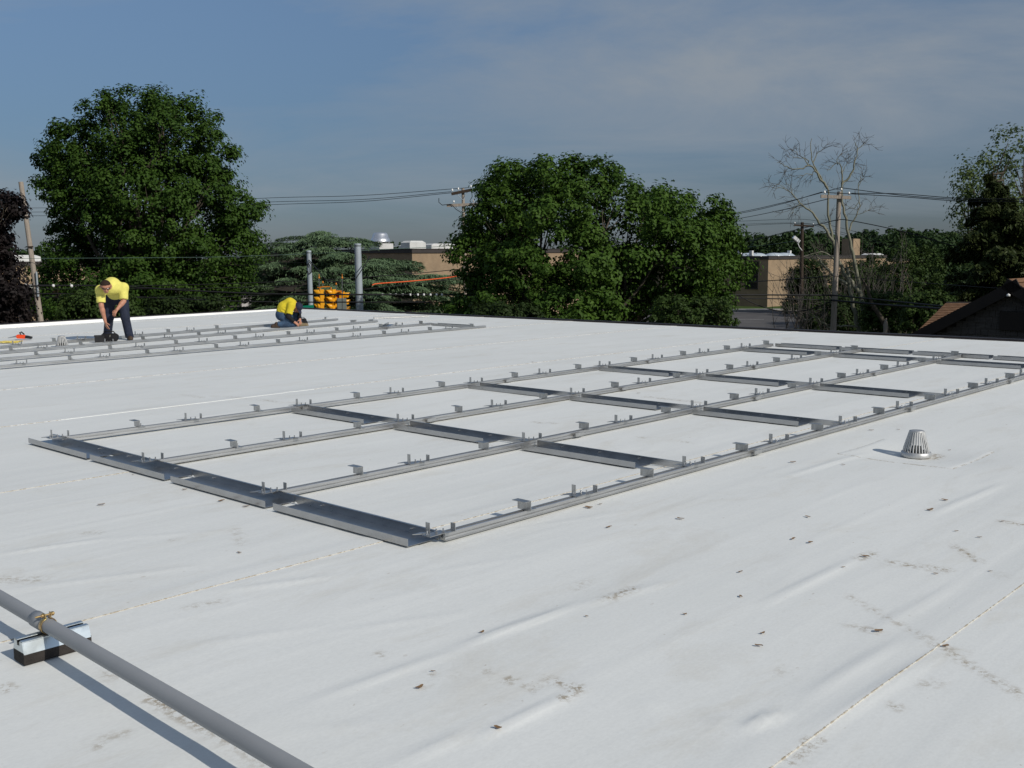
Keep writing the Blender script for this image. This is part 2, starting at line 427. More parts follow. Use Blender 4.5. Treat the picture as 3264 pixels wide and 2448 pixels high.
RIDGES = [((1487,2048),(1830,1930),.045,.016),((1515,2352),(1845,2200),.05,.013),((2369,2320),(2500,2268),.05,.022),((2240,2290),(2369,2315),.05,.010),((2430,1925),(2740,1775),.05,.012),
    ((2530,2240),(2870,2040),.06,.010),((2560,2345),(2990,2080),.06,.009),((2960,1640),(3200,1540),.05,.010),((0,1762),(330,1715),.045,.012),((0,1880),(640,1800),.05,.008),
    ((700,1880),(1100,1830),.05,.010),((1000,2020),(1490,1950),.04,.007),((1830,1930),(2150,1850),.05,.008),((2500,1520),(2760,1440),.06,.010),((1000,2230),(1460,2070),.05,.008),
    ((520,1340),(900,1290),.04,.008),((1490,1712),(1850,1790),.03,.004),((1850,1790),(2100,1855),.03,.003),((1850,2170),(2330,2330),.03,.004),((2200,1505),(2460,1540),.03,.004),((700,1210),(1150,1290),.04,.006),((1900,1410),(2250,1440),.03,.004),((540,1500),(1000,1620),.03,.003),((2430,1560),(3000,1640),.03,.003),((2680,1980),(3200,2110),.03,.004),((330,1715),(700,1690),.04,.007),((1300,1830),(1700,1770),.03,.006),((1600,1690),(2050,1620),.03,.006),((900,2330),(1250,2300),.04,.006),((560,2060),(1060,1990),.04,.006),((1500,2330),(1300,2420),.05,.008),((2030,2230),(2140,2290),.05,.008),((1850,2170),(2110,2250),.05,.007),((2760,2020),(3050,1860),.05,.006)]
RIDGES = [(gnd(*a)[:2], gnd(*b)[:2], w, h) for a, b, w, h in RIDGES]
def seg_dist(P, a, b):
    d = b-a; L = d@d
    t = np.clip(((P[:, 0]-a[0])*d[0]+(P[:, 1]-a[1])*d[1])/L, 0, 1)
    dx = P[:, 0]-(a[0]+t*d[0]); dy = P[:, 1]-(a[1]+t*d[1])
    return np.hypot(dx, dy), t
def roof_height(s, k):
    kk = k+.25*vnoise(s*.22, k*.4, 5)
    n1 = vnoise(s*.42, kk*4.2, 1); n2 = vnoise(s*.6+7, kk*9.5, 2); n3 = vnoise(s*.35+3, kk*2.0, 3)
    z = .0045*np.clip((1-np.abs(2*n1-1))-.35, 0, 1)**4*2.2*(vnoise(s*.13+2, k*.35, 8) > .45)+.0007*(n2-.5)+.002*(n3-.5)+.010*(vnoise(s*.16, kk*.3, 4)-.5)
    P = np.stack([ORG[0]+s*E[0]+k*N[0], ORG[1]+s*E[1]+k*N[1]], 1)
    for a, b, w, h in RIDGES:
        lo = np.minimum(a, b)-.4; hi = np.maximum(a, b)+.4
        m = np.where((P[:, 0] > lo[0]) & (P[:, 0] < hi[0]) & (P[:, 1] > lo[1]) & (P[:, 1] < hi[1]))[0]
        if len(m) == 0: continue
        d, t = seg_dist(P[m], a, b)
        z[m] += .85*h*np.exp(-(d/(w*.48))**2)*np.sin(np.pi*np.clip(t, .04, .96))**.6
    for c, dep, r in ((DRAIN, .045, .42), (DRAIN2, .03, .4)):
        dd = np.hypot(P[:, 0]-c[0], P[:, 1]-c[1])
        z -= dep*np.exp(-(dd/r)**2)
    return z-.006
def stain_val(s, k):
    P = np.stack([ORG[0]+s*E[0]+k*N[0], ORG[1]+s*E[1]+k*N[1]], 1)
    v = np.zeros(len(s))
    for a, b, w, st in STAINS:
        lo = np.minimum(a, b)-4*w; hi = np.maximum(a, b)+4*w
        m = np.where((P[:, 0] > lo[0]) & (P[:, 0] < hi[0]) & (P[:, 1] > lo[1]) & (P[:, 1] < hi[1]))[0]
        if len(m) == 0: continue
        d, t = seg_dist(P[m], a, b)
        v[m] = np.maximum(v[m], st*np.exp(-(d/w)**2))
    dd = np.hypot(P[:, 0]-DRAIN[0]-.06, (P[:, 1]-DRAIN[1]+.0)); v = np.maximum(v, 1.2*np.exp(-((dd-.11)/.05)**2))
    return v
def k_left(s): return -16.7-.179*(s-6.06)
def s_far(k): return 16.1+.037*(k+18.5)
roof = empty('roof', ORG, YAW, kind='structure')
def sheet(k0, k1, ds, dk, s0, cover):
    ns = int((17.5-s0)/ds)+1
    ks = list(np.arange(k0, k1, dk))+[k1, k1+.03, k1+.06, k1+.084, k1+.09, k1+.0901]
    ks = np.array(ks)
    t = np.linspace(0, 1, ns)
    K = np.repeat(ks[None, :], ns, 0)
    S = s0+(s_far(K)-s0)*t[:, None]
    K = np.maximum(K, k_left(S))
    s, k = S.ravel(), K.ravel()
    z = roof_height(s, k)
    lap = np.clip((k-(k1-.12))/.12, 0, 1)
    z = z+.004*lap
    last = np.zeros(S.shape, bool); last[:, -1] = True
    z = np.where(last.ravel(), z-(.010 if cover else (.0068+.0025*(vnoise(s*.55, k*.0+k1, 12) > .7))), z)
    st = stain_val(s, k)
    edge = np.zeros(S.shape); edge[:, -2:] = 1
    st = np.where(edge.ravel() > 0, (2.40+.3*vnoise(s*1.3, k*0, 9)) if cover else 2.25*(vnoise(s*.55, k*.0+k1, 12) <= .7), st)
    V = np.stack([s, -k, z], 1)
    nk = len(ks)
    i, j = np.meshgrid(np.arange(ns-1), np.arange(nk-1), indexing='ij')
    a = (i*nk+j).ravel()
    F = np.stack([a, a+1, a+nk+1, a+nk], 1)[:, ::-1]
    me = np_mesh('membrane_sheet', V, F, True)
    sm = np.ones(len(F), bool); sm[(np.arange(len(F)) % (nk-1)) >= nk-3] = False; me.polygons.foreach_set('use_smooth', sm)
    at_ = me.attributes.new('stain', 'FLOAT', 'POINT'); at_.data.foreach_set('value', st.astype(np.float32))
    return link_mesh('membrane_sheet', me, M['membrane'], roof)
kb = [7.67+3.05*j for j in range(-9, 4)]
for j in range(len(kb)-1):
    k0, k1 = kb[j], kb[j+1]
    if k1 < -19: continue
    if k0 > 1 and k1 < 11: sheet(k0, k1, .055, .03, -9, True)
    elif k0 > -5: sheet(k0, k1, .09, .045, -9, k0 > -1.6)
    else: sheet(k0, k1, .2, .08, -9, False)
# square membrane patch round the near drain
s0, k0 = to_sk(DRAIN)
g = np.linspace(-.5, .5, 30); A, B = np.meshgrid(g, g, indexing='ij')
s, k = (s0+A.ravel()), (k0+B.ravel())
edge = (np.maximum(abs(A), abs(B)).ravel() > .47)
z = roof_height(s, k)+np.where(np.maximum(abs(A), abs(B)).ravel() > .499, -.004, .0045)
st = np.maximum(stain_val(s, k), np.where(np.maximum(abs(A), abs(B)).ravel() > .499, 2.4, 0))
i, j = np.meshgrid(np.arange(29), np.arange(29), indexing='ij'); a = (i*30+j).ravel()
me = np_mesh('membrane_patch', np.stack([s, -k, z], 1), np.stack([a, a+1, a+31, a+30], 1)[:, ::-1], True)
me.attributes.new('stain', 'FLOAT', 'POINT').data.foreach_set('value', st.astype(np.float32))
link_mesh('membrane_patch', me, M['membrane'], roof)
# edge metal and walls of the building under us, in roof coordinates (x = s, y = -k)
def L3(s, k, z): return (s, -k, z)
sc = 16.15; kc = -18.5
mb = MB()
for q0, q1 in ((-9, 2), (2, 9), (9, sc)):
    h0 = .09 if q0 < 3 else .09-.06*(q0-3)/13; h1 = .09 if q1 < 3 else .09-.06*(q1-3)/13
    ka, kb2 = k_left(q0), k_left(q1)
    mb.hexa([L3(q0,ka-.12,-.05),L3(q1,kb2-.12,-.05),L3(q1,kb2+.04,-.05),L3(q0,ka+.04,-.05),L3(q0,ka-.12,h0),L3(q1,kb2-.12,h1),L3(q1,kb2,h1),L3(q0,ka,h0)])
mb.build('edge_curb', M['white_cap'], roof)
mb = MB()
for q0, q1 in ((-9, 2), (2, 9), (9, sc)):
    h0 = .09 if q0 < 3 else .09-.06*(q0-3)/13; h1 = .09 if q1 < 3 else .09-.06*(q1-3)/13
    ka, kb2 = k_left(q0), k_left(q1)
    mb.hexa([L3(q0,ka-.16,-.3),L3(q1,kb2-.16,-.3),L3(q1,kb2-.123,-.3),L3(q0,ka-.123,-.3),L3(q0,ka-.16,h0+.022),L3(q1,kb2-.16,h1+.022),L3(q1,kb2-.06,h1+.024),L3(q0,ka-.06,h0+.024)])
mb.build('edge_trim', M['brown_trim'], roof)
mb = MB()
ke = 17
mb.hexa([L3(s_far(kc),kc-.1,-.3),L3(s_far(ke),ke,-.3),L3(s_far(ke)+.08,ke,-.3),L3(s_far(kc)+.08,kc-.1,-.3),L3(s_far(kc)-.02,kc-.1,.035),L3(s_far(ke)-.02,ke,.035),L3(s_far(ke)+.08,ke,.04),L3(s_far(kc)+.08,kc-.1,.04)])
mb.build('edge_trim', M['brown_trim'], roof)
mb = MB()
mb.hexa([L3(-9,k_left(-9)-.08,GROUND),L3(sc,kc-.08,GROUND),L3(s_far(17),17,GROUND),L3(-9,17,GROUND),L3(-9,k_left(-9)-.08,-.12),L3(sc,kc-.08,-.12),L3(s_far(17),17,-.12),L3(-9,17,-.12)])
mb.build('wall', M['bldg_wall'], roof)

# ------------------------------------------------------------------ racking parts (local x = along rail, y = -across)
RAILP = [(-.034,.003),(-.034,.0),(.036,.0),(.037,.004),(.028,.006),(.027,.019),(.020,.021),(.020,.025),(.027,.027),(.027,.042),(.024,.046),(.010,.046),(.010,.016),(-.010,.016),(-.010,.046),(-.024,.046),(-.027,.042),(-.027,.006)]
def rail_mesh(L, name='rail'):
    mb = MB(); poly = [(0, -kk, zz+.008) for kk, zz in RAILP]
    mb.prism(poly, (0,0,0), (L,0,0))
    return mb
ZT = .055
def clip_part(parent, s, k, rot=0.0):
    """low module clip: bent plate with two upright tabs and bolts"""
    return place(CLIP, parent, s, k, rot)
def place(src, parent, s, k, rot=0.0, z=0.0, label=None):
    c = copy_tree(src, parent); c.location = (s, -k, z); c.rotation_euler = (0, 0, rot); c.hide_render = False
    return c
def xyz(a): return [(x, -k, z) for x, k, z in a]
mb = MB()
t = .004
mb.box(-.075,.075,-.035,.035,ZT,ZT+t)
mb.add(xyz([(-.10,-.085,ZT+t),(-.02,-.03,ZT+t),(.03,-.03,ZT+t),(-.03,-.085,ZT+t),(-.10,-.085,ZT),(-.02,-.03,ZT),(.03,-.03,ZT),(-.03,-.085,ZT)]), [(0,1,2,3),(7,6,5,4),(0,4,5,1),(1,5,6,2),(2,6,7,3),(3,7,4,0)])
mb.hexa(xyz([(.02,.03,ZT+.001),(.075,.03,ZT+.001),(.085,.085,ZT+.012),(.03,.085,ZT+.012),(.02,.03,ZT+.005),(.075,.03,ZT+.005),(.085,.085,ZT+.016),(.03,.085,ZT+.016)]))
CLIP_ME = mb
def hidden(mb, name, m):
    o = mb.build(name, m); COL.objects.unlink(o); return o.data
ME = {}
ME['clip'] = hidden(mb, 'module_clip', M['galv'])
mb = MB(); mb.box(-.032,-.028,.012,.044,ZT+.002,ZT+.07); ME['tab1'] = hidden(mb, 'tab', M['galv'])
mb = MB(); mb.box(.078,.082,-.088,-.052,ZT+.012,ZT+.062); ME['tab2'] = hidden(mb, 'tab', M['galv'])
for q_, (x, y) in enumerate(((-.052,.01),(.01,.0),(.048,-.02))):
    mb = MB(); mb.lathe([(.0095,0),(.0095,.008),(.005,.0085),(.005,.024),(.0,.024)], 6, (x, y, ZT+t), False)
    ME['bolts%d' % q_] = hidden(mb, 'bolt', M['bolt'])
mb = MB()
mb.box(.0,.065,-.045,.045,ZT,ZT+t)
ME['foot'] = hidden(mb, 'foot', M['galv'])
mb = MB()
mb.box(-.004,.0,-.058,.058,ZT,ZT+.066)
mb.box(-.055,.0,-.058,.058,ZT+.062,ZT+.066)
ME['zed'] = hidden(mb, 'zed_bracket', M['galv'])
mb = MB(); mb.lathe([(.0095,0),(.0095,.008),(.005,.0085),(.005,.026),(.0,.026)], 6, (.035, 0, ZT+t), False)
ME['bolt1'] = hidden(mb, 'bolt', M['bolt'])
def add(me_key, name, parent, loc=(0,0,0), rz=0.0):
    o = bpy.data.objects.new(name, ME[me_key]); COL.objects.link(o); o.parent = parent
    o.location = loc; o.rotation_euler = (0, 0, rz); return o
def put_clip(parent, s, k, rz=0.0):
    c = add('clip', 'module_clip', parent, (s, -k, 0), rz+random.uniform(-.05,.05))
    add('tab1', 'tab', c); add('tab2', 'tab', c); [add('bolts%d' % q_, 'bolt', c) for q_ in range(3)]; return c
def put_zed(parent, s, k, rz=0.0):
    c = add('zed', 'zed_bracket', parent, (s, -k, 0), rz+random.uniform(-.05,.05))
    add('foot', 'foot', c); add('bolt1', 'bolt', c); return c
def tray_mb(k0, k1, kw0, kw1, flip=1):
    """U-shaped ballast tray: floor and low lip from k0 to k1, wall from kw0 to kw1; wall at +x side"""
    f = flip; mb = MB()
    def bx(xa, xb, ka, kb_, za, zb):
        xa, xb = sorted((f*xa, f*xb)); mb.box(xa, xb, -kb_, -ka, za, zb)
    bx(-.165,.046,k0,k1,.004,.0065)
    bx(-.167,-.1645,k0,k1,.0066,.050)
    bx(.0465,.049,kw0,kw1,.004,.056)
    bx(.0492,.064,kw0,kw1,.0535,.056)
    return mb
def tray_bolts(ks, flip, parent):
    for kk in ks:
        mb = MB(); mb.tube([(flip*.0464, -kk, .036), (flip*.028, -kk, .036)], .006, 6); mb.build('bolt', M['bolt'], parent)

rack = empty('solar_racking_frame', ORG, YAW, 'finished grid of grey metal rails and ballast trays in the middle of the roof', 'racking')
RL = 9*PIT+.78+.16
for i in range(4):
    r = rail_mesh(RL).build('rail', M['alu'], rack); r.location = (.055, -i*D, 0)
    for j in range(10):
        put_clip(rack, j*PIT, i*D)
        put_zed(rack, j*PIT+.78, i*D)
    for q in (2.66, 5.9, 9.1):
        mb = MB(); mb.box(-.06,.06,-.062,-.050,.012,.046); sp = mb.build('splice', M['galv'], r); sp.location = (q+.3*i, 0, 0)
def put_tray(parent, s, k0, k1, kw0, kw1, flip=1, bolts=()):
    o = tray_mb(k0, k1, kw0, kw1, flip).build('ballast_tray', M['tray'], parent); o.location = (s, 0, 0)
    tray_bolts(bolts, flip, o); return o
for a, b in ((-.2,.935),(.997,2.198),(2.29,3.511),(3.60,4.93)):
    put_tray(rack, -.0, a, b, a-.031 if a > 0 else a, b+.03, 1, (a+.25, b-.2))
for kk in (.966, 2.244, 3.555):
    mb = MB(); mb.box(.0492,.064,-kk-.05,-kk+.05,.0535,.0565); mb.box(.0495,.056,-kk-.16,-kk+.16,.012,.052); mb.build('tray_joint', M['tray'], rack)
for j in (2, 4, 6, 9):
    for i in range(3):
        put_tray(rack, j*PIT-.0, i*D+.062, i*D+1.27, i*D+.064, i*D+D-.062, 1, (i*D+.35, i*D+.75, i*D+1.15))
se = .055+RL+.07
for a, b in ((.05,1.22),(1.28,2.49),(2.55,3.76),(3.82,5.03)):
    put_tray(rack, se, a, b, a, b, -1, (a+.3, b-.3))

# the rack still being laid out
def rail_line(sk0, sk1, parent=None, sclip=None, clips=True, top=None):
    """a rail from (s,k) to (s,k) with brackets at the pitch; returns the parent"""
    (sa, ka), (sb, kb_) = sk0, sk1
    L = math.hypot(sb-sa, kb_-ka); ang = -math.atan2(kb_-ka, sb-sa)
    rt = bpy.data.objects.new('rail', rail_mesh(L).build('rail_shape', M['alu']).data)
    bpy.data.objects.remove(bpy.data.objects['rail_shape']); rt.data.name = 'rail'
    COL.objects.link(rt); rt.parent = parent
    rt.location = (sa, -ka, 0); rt.rotation_euler = (0, 0, ang)
    return rt, L, ang
def at_rail(sk0, sk1, s):
    t = (s-sk0[0])/(sk1[0]-sk0[0]); return sk0[1]+t*(sk1[1]-sk0[1])
rack2 = empty('solar_racking_frame', ORG, YAW, 'unfinished pair of metal rails joined by a cross tray, nearest rails beyond the bare roof', 'racking')
RA = ((-1.6,-6.86),(13.35,-7.55)); RB = ((-1.3,-7.90),(13.25,-9.28)); RC = ((-.6,-8.98),(13.1,-11.12)); RD = ((-.2,-9.98),(12.96,-12.55))
for R_, par in ((RA, rack2), (RB, rack2)):
    rt, L, ang = rail_line(R_[0], R_[1], par)
    for q in range(12):
        s = 2.56-PIT*2.03+q*1.36
        if R_[0][0]+.1 < s < R_[1][0]-.5: put_clip(par, s, at_rail(*R_, s), ang)
        s += .80
        if R_[0][0]+.1 < s < R_[1][0]-.02: put_zed(par, s, at_rail(*R_, s), ang)
put_tray(rack2, 13.18, -9.15, -7.93, -9.15, -7.68, -1, (-8.9,-8.3))
for R_, lab, skip in ((RC, 'third mounting rail from the bare roof, in front of the kneeling worker', ()), (RD, 'farthest mounting rail with brackets, running behind the kneeling worker', ())):
    rr = empty('mounting_rail', ORG, YAW, lab, 'rail')
    rt, L, ang = rail_line(R_[0], R_[1], rr)
    for q in range(12):
        s = 2.56-PIT*2.03+q*1.36+.1
        if R_[0][0]+.1 < s < min(R_[1][0]-.5, 9.3): put_clip(rr, s, at_rail(*R_, s), ang)
        s += .80
        if R_[0][0]+.1 < s < min(R_[1][0]-.02, 9.3): put_zed(rr, s, at_rail(*R_, s), ang)
# loose material beyond it
def loose_rail(a, b, lab):
    a, b = np.array(a), np.array(b); v = b-a; L = np.linalg.norm(v[:2])
    o = rail_mesh(L).build('loose_rail', M['alu']); o.location = (a[0], a[1], .0); o.rotation_euler = (0, 0, math.atan2(v[1], v[0]))
    return tag(o, lab, 'rail')
loose_rail(gnd(1192,1016.6), gnd(1366,1010.2), 'bare loose rail lying apart near the far roof corner')
a = gnd(1246,1034); b = gnd(1275,1020); v = b-a
rt = empty('loose_tray', a, math.atan2(v[1], v[0])+math.pi/2, 'single loose ballast tray lying crosswise behind the unfinished rails', 'tray')
o = tray_mb(-np.linalg.norm(v), 0, -np.linalg.norm(v), 0).build('tray_body', M['tray'], rt)
for (u, v_), lab in (((1182,1027),'grey loose bracket pile lying at the end of the third rail'),((1124,1029),'small heap of spare brackets left of the bracket pile'),((1037,1018),'lone bracket standing on the farthest rail end')):
    p = gnd(u, v_); rt = empty('spare_bracket', p, random.uniform(0,3), lab, 'bracket')
    c = add('zed', 'web', rt, (0,0,-ZT+.002), .4); add('foot', 'foot', rt, (0,0,-ZT+.002), .4)
    if 'pile' in lab or 'heap' in lab:
        add('zed', 'web', rt, (.09,.05,-ZT+.002), 1.3); add('foot', 'foot', rt, (.09,.05,-ZT+.002), 1.3)

# ------------------------------------------------------------------ roof drains
def drain(loc, name, lab, scale=1.0, nb=26):
    r = empty(name, loc, 0, lab, 'roof drain'); r.scale = (scale,)*3
    z0 = -.04
    mb = MB(); mb.lathe([(.128,z0),(.130,z0+.006),(.128,z0+.040),(.120,z0+.046),(.104,z0+.044),(.102,z0)], 36, cap=False); mb.build('clamp_ring', M['dome'], r)
    mb = MB(); mb.lathe([(.056,.180),(.066,.184),(.064,.192),(.050,.196),(.0,.197)], 30, cap=False); mb.build('top_disc', M['dome'], r)
    mb = MB(); mb.lathe([(.055,z0),(.052,.05),(.0,.055)], 20, cap=False); mb.build('inner_strainer', M['lens_d'], r)
    for i in range(nb):
        q = 2*math.pi*i/nb; c, s = math.cos(q), math.sin(q)
        mb = MB(); ra, rb = .110, .060
        pts = [(ra*c, ra*s, z0+.035), ((ra*.93)*c, (ra*.93)*s, z0+.08), (rb*c, rb*s, .186)]
        mb.tube(pts, [.0070,.0072,.0062], 6)
        mb.build('bar', M['dome'], r)
    return r
drain((DRAIN[0], DRAIN[1], 0), 'roof_drain', 'metal domed roof drain strainer on the bare white roof at right', .94)
drain((DRAIN2[0], DRAIN2[1], 0.02), 'roof_drain', 'small roof drain strainer between the far rails at left', .95, 18)

# ------------------------------------------------------------------ conduit on its support
PA, PB, PC = gnd(0,1904.6,.13), gnd(340,2107.5,.13), gnd(933,2448,.13)
pd = (PC-PA); pd /= np.linalg.norm(pd)
pipe = empty('conduit_pipe', (PA[0], PA[1], 0), 0, 'grey plastic conduit pipe crossing the lower left corner of the roof', 'pipe')
o3 = np.array([PA[0], PA[1], 0])
CL = np.array([-1.977, 4.228, .13]); CL = PA+pd*((CL-PA)@pd)
mb = MB(); mb.tube([PA-pd*3-o3, CL-pd*.10-o3], .0302, 28); mb.build('pipe_length', M['pipe'], pipe)
mb = MB(); mb.tube([CL-pd*.005-o3, CL+pd*4.5-o3], .0302, 28); mb.build('pipe_length', M['pipe'], pipe)
mb = MB(); mb.tube([CL-pd*.115-o3, CL-pd*.112-o3, CL-pd*.03-o3, CL-pd*.027-o3, CL-pd*.003-o3], [.0305,.0345,.0345,.0325,.0325], 28); mb.build('coupling', M['pipe'], pipe)
sup = empty('pipe_support', (CL[0], CL[1], 0), math.atan2(E[1], E[0]), 'black rubber block with zinc strut channel carrying the grey pipe', 'pipe support')
mb = MB(); mb.box(-.122,.165,-.052,.052,.0,.052); mb.build('rubber_block', M['foam'], sup, .003)
mb = MB()
t = .0022; a0, a1 = -.119, .160
for sgn in (-1, 1):
    mb.hexa([(a0,sgn*.053,.046),(a1,sgn*.053,.046),(a1,sgn*(.053+t),.046),(a0,sgn*(.053+t),.046),(a0,sgn*.036,.095),(a1,sgn*.036,.095),(a1,sgn*(.036+t),.095),(a0,sgn*(.036+t),.095)])
    mb.box(a0,a1,min(sgn*.016,sgn*.0355),max(sgn*.016,sgn*.0355),.0953,.0975)
    mb.tube([(a0,sgn*.0365,.0935),(a1,sgn*.0365,.0935)], .0035, 8)
    mb.tube([(a0,sgn*.0165,.0935),(a1,sgn*.0165,.0935)], .0032, 8)
mb.build('strut_channel', M['bright'], sup)
for xx in (a0-.001, a1+.001):
    mb = MB(); mb.prism([(xx,-.053,.046),(xx,.053,.046),(xx,.036,.094),(xx,.014,.094),(xx,.012,.075),(xx,-.012,.075),(xx,-.014,.094),(xx,-.036,.094)], (-.001,0,0), (.001,0,0))
    mb.build('end_plate', M['bright'], sup)
# strap clamp round the pipe
clamp = empty('pipe_clamp', (CL[0], CL[1], 0), 0, 'yellow zinc strap clamp with bolt round the grey pipe', 'clamp')
hx = np.array([pd[1], -pd[0], 0]); up = np.array([0,0,1.])
mb = MB()
o3 = np.array([CL[0], CL[1], 0])
ring = []
for i in range(25):
    q = math.radians(105+i/24*330)
    ring.append((math.cos(q), math.sin(q)))
vs = []; fs = []
for c, s in ring:
    for w in (-.012, .012):
        for r in (.0325, .0355):
            vs.append(CL-o3+pd*(w+.012)+r*(c*hx+s*up))
for i in range(24):
    b = i*4
    for p, q in ((0,1),(1,3),(3,2),(2,0)):
        fs.append((b+p, b+q, b+4+q, b+4+p))
mb.add(vs, fs, True)
for q in (105, 75):
    c, s = math.cos(math.radians(q)), math.sin(math.radians(q))
    mb.obox(CL-o3+pd*.012+(.045)*(c*hx+s*up), pd*.012, (c*hx+s*up)*.012, np.cross(pd, c*hx+s*up)*.0016)
mb.build('strap', M['yzinc'], clamp)
mb = MB(); cc = CL-o3+pd*.012+.047*up
mb.tube([cc-hx*.03, cc+hx*.05], .0042, 8); mb.tube([cc-hx*.026, cc-hx*.018], .009, 6); mb.tube([cc+hx*.018, cc+hx*.025], .0085, 6)
mb.build('clamp_bolt', M['yzinc'], clamp)

# ------------------------------------------------------------------ dry leaves on the membrane
LEAF_PX = []
for sc_, ox, oy, L in ((1.75,2100,1500,[(455,565),(457,702),(145,800),(580,907),(558,978),(845,402),(1545,575),(1850,560),(1910,583),(1150,478),(1030,541),(730,40),(832,258),(1595,163),(1900,78),(1515,218),(1920,283),(1695,662),(1225,898),(1600,980),(485,322),(120,268),(750,380),(1985,716),(1660,337),(1790,372)]),
    (2.011,1000,1700,[(148,640),(680,985),(765,885),(1840,110),(1750,530),(1180,1255),(1170,1310),(1080,630)]),
    (2.079,2200,1050,[(1015,895),(655,983),(1720,785),(1380,663),(2040,1028),(1690,1130),(1200,668),(1900,870),(680,880)]),
    (1.58,0,1250,[(1205,805),(270,640),(930,488),(1115,545),(725,430),(510,565),(670,412),(330,128),(1240,573)]),
    (2.011,1200,1050,[(1490,1268),(1435,1418),(1435,1118),(1360,1140),(350,512),(1000,210),(1680,408),(1950,1212),(560,1310)])):
    LEAF_PX += [(ox+a/sc_, oy+b/sc_) for a, b in L]
leaf_mes = []
for q in range(6):
    mb = MB(); n = 7; rr = random.Random(q)
    curl = rr.uniform(.001,.006); ln = .065; wd = rr.uniform(.011,.018)
    vs = []
    for i in range(n):
        t = i/(n-1); w = wd*math.sin(math.pi*min(1, .06+t*.9))**.8+.001
        x = (t-.5)*ln; y0 = .008*math.sin(t*5+q); z = .004+curl*(2*t-1)**2
        vs += [(x, y0-w, z+.003), (x, y0, z), (x, y0+w, z+.0035)]
    fs = []
    for i in range(n-1):
        b = i*3; fs += [(b,b+1,b+4,b+3),(b+1,b+2,b+5,b+4)]
    mb.add(vs, fs, True); leaf_mes.append(hidden(mb, 'dry_leaf', M['dry_leaf']))
for i, (u, v) in enumerate(LEAF_PX):
    if i >= 8 and i % 3 == 2: continue
    p = gnd(u, v); o = bpy.data.objects.new('dry_leaf', leaf_mes[i % 6]); COL.objects.link(o)
    s, k = to_sk(p)
    zz = roof_height(np.array([s]), np.array([k]))[0]
    o.location = (p[0], p[1], zz+.004); o.rotation_euler = (random.uniform(-.1,.1), random.uniform(-.06,.06), random.uniform(-1.2,.9))
    q = random.uniform(.35,1.0)*(.85 if p[1] > 6 else .65); o.scale = (q, q, q)
    tag(o, 'small curled dry brown leaf lying on the white roof membrane', 'leaf', 'dry leaves scattered on the roof')

# ------------------------------------------------------------------ tools by the workers
p = gnd(72, 1083)
r = empty('power_drill', p, .1, 'orange red power tool with black grip lying at the far left', 'power tool')
mb = MB(); mb.prism([(-.10,0,.03),(.06,0,.02),(.08,0,.05),(.05,0,.10),(-.09,0,.11),(-.12,0,.08)], (0,-.04,0), (0,.04,0)); mb.build('tool_body', M['redplastic'], r, .008)
mb = MB(); mb.prism([(.06,0,.03),(.18,0,.015),(.19,0,.06),(.07,0,.09)], (0,-.045,0), (0,.045,0)); mb.build('battery', M['blackplastic'], r, .006)
mb = MB(); mb.tube([(-.03,0,.105),(-.05,.01,.15),(-.02,.01,.16),(.04,.0,.11)], .014, 8); mb.build('grip', M['blackplastic'], r)
mb = MB(); mb.tube([(-.115,0,.07),(-.20,0,.055),(-.29,0,.04)], [.022,.012,.008], 10); mb.build('bit', M['bolt'], r)
p = gnd(20, 1094)
r = empty('rope_coil', p, 0, 'loose tangle of yellow rope beside the orange power tool', 'rope')
pts = []
for i in range(70):
    q = i*.37; pts.append((-.05+.16*math.cos(q)*(1+.3*math.sin(i*.13))+.002*i, .10*math.sin(q*1.1)+.03*math.sin(i*.4), .015+.012*((i*7) % 5)/2))
mb = MB(); mb.tube(pts, .010, 6); mb.build('rope', M['rope'], r)
mb = MB(); mb.tube([(.05,0,.02),(.15,-.03,.015),(.24,.01,.015)], .012, 6); mb.build('rope_end', M['rope'], r)
p = gnd(318, 1091)
def tote(p, rz, w, d, h, lab):
    r = empty('tool_tote', p, rz, lab, 'tool box'); t = .012
    mb = MB(); mb.box(-w/2,w/2,-d/2,d/2,.002,.016); mb.box(-w/2,w/2,-d/2,-d/2+t,.0161,h); mb.box(-w/2,w/2,d/2-t,d/2,.0161,h); mb.box(-w/2,-w/2+t,-d/2+t,d/2-t,.0161,h); mb.box(w/2-t,w/2,-d/2+t,d/2-t,.0161,h)
    mb.build('tote_body', M['blackplastic'], r, .004)
    mb = MB(); mb.tube([(-w/2-.004,-d/2,h),(w/2+.004,-d/2,h),(w/2+.004,d/2,h),(-w/2-.004,d/2,h),(-w/2-.004,-d/2,h)], .010, 6); mb.build('rim', M['blackplastic'], r)
    return r
tote(p, .35, .18, .16, .13, 'small open black tool tote at the left, beside the bent worker')
p = gnd(350, 1088)
r = empty('tool_bag', p, .2, 'lumpy black tool bag at the feet of the bent worker', 'tool bag')
me = bpy.data.meshes.new('bag'); bm = bmesh.new(); bmesh.ops.create_icosphere(bm, subdivisions=3, radius=1)
for v in bm.verts:
    x, y, z = v.co; n_ = .08*math.sin(5*x+2)*math.sin(4*z+1)
    v.co = (.17*math.copysign(abs(x)**.6, x)*(1+n_), .10*math.copysign(abs(y)**.6, y), .08+.08*math.copysign(abs(z)**.55, z)*(1+.5*n_))
bm.to_mesh(me); bm.free(); me.polygons.foreach_set('use_smooth', [True]*len(me.polygons))
link_mesh('bag_body', me, M['black'], r)
mb = MB(); mb.tube([(-.12,-.02,.15),(-.08,-.03,.20),(.08,-.03,.20),(.12,-.02,.15)], .012, 8); mb.build('handle', M['blackplastic'], r)
mb = MB(); mb.tube([(.02,-.09,.10),(.03,-.11,.13)], .012, 8); mb.build('buckle', M['bolt'], r)
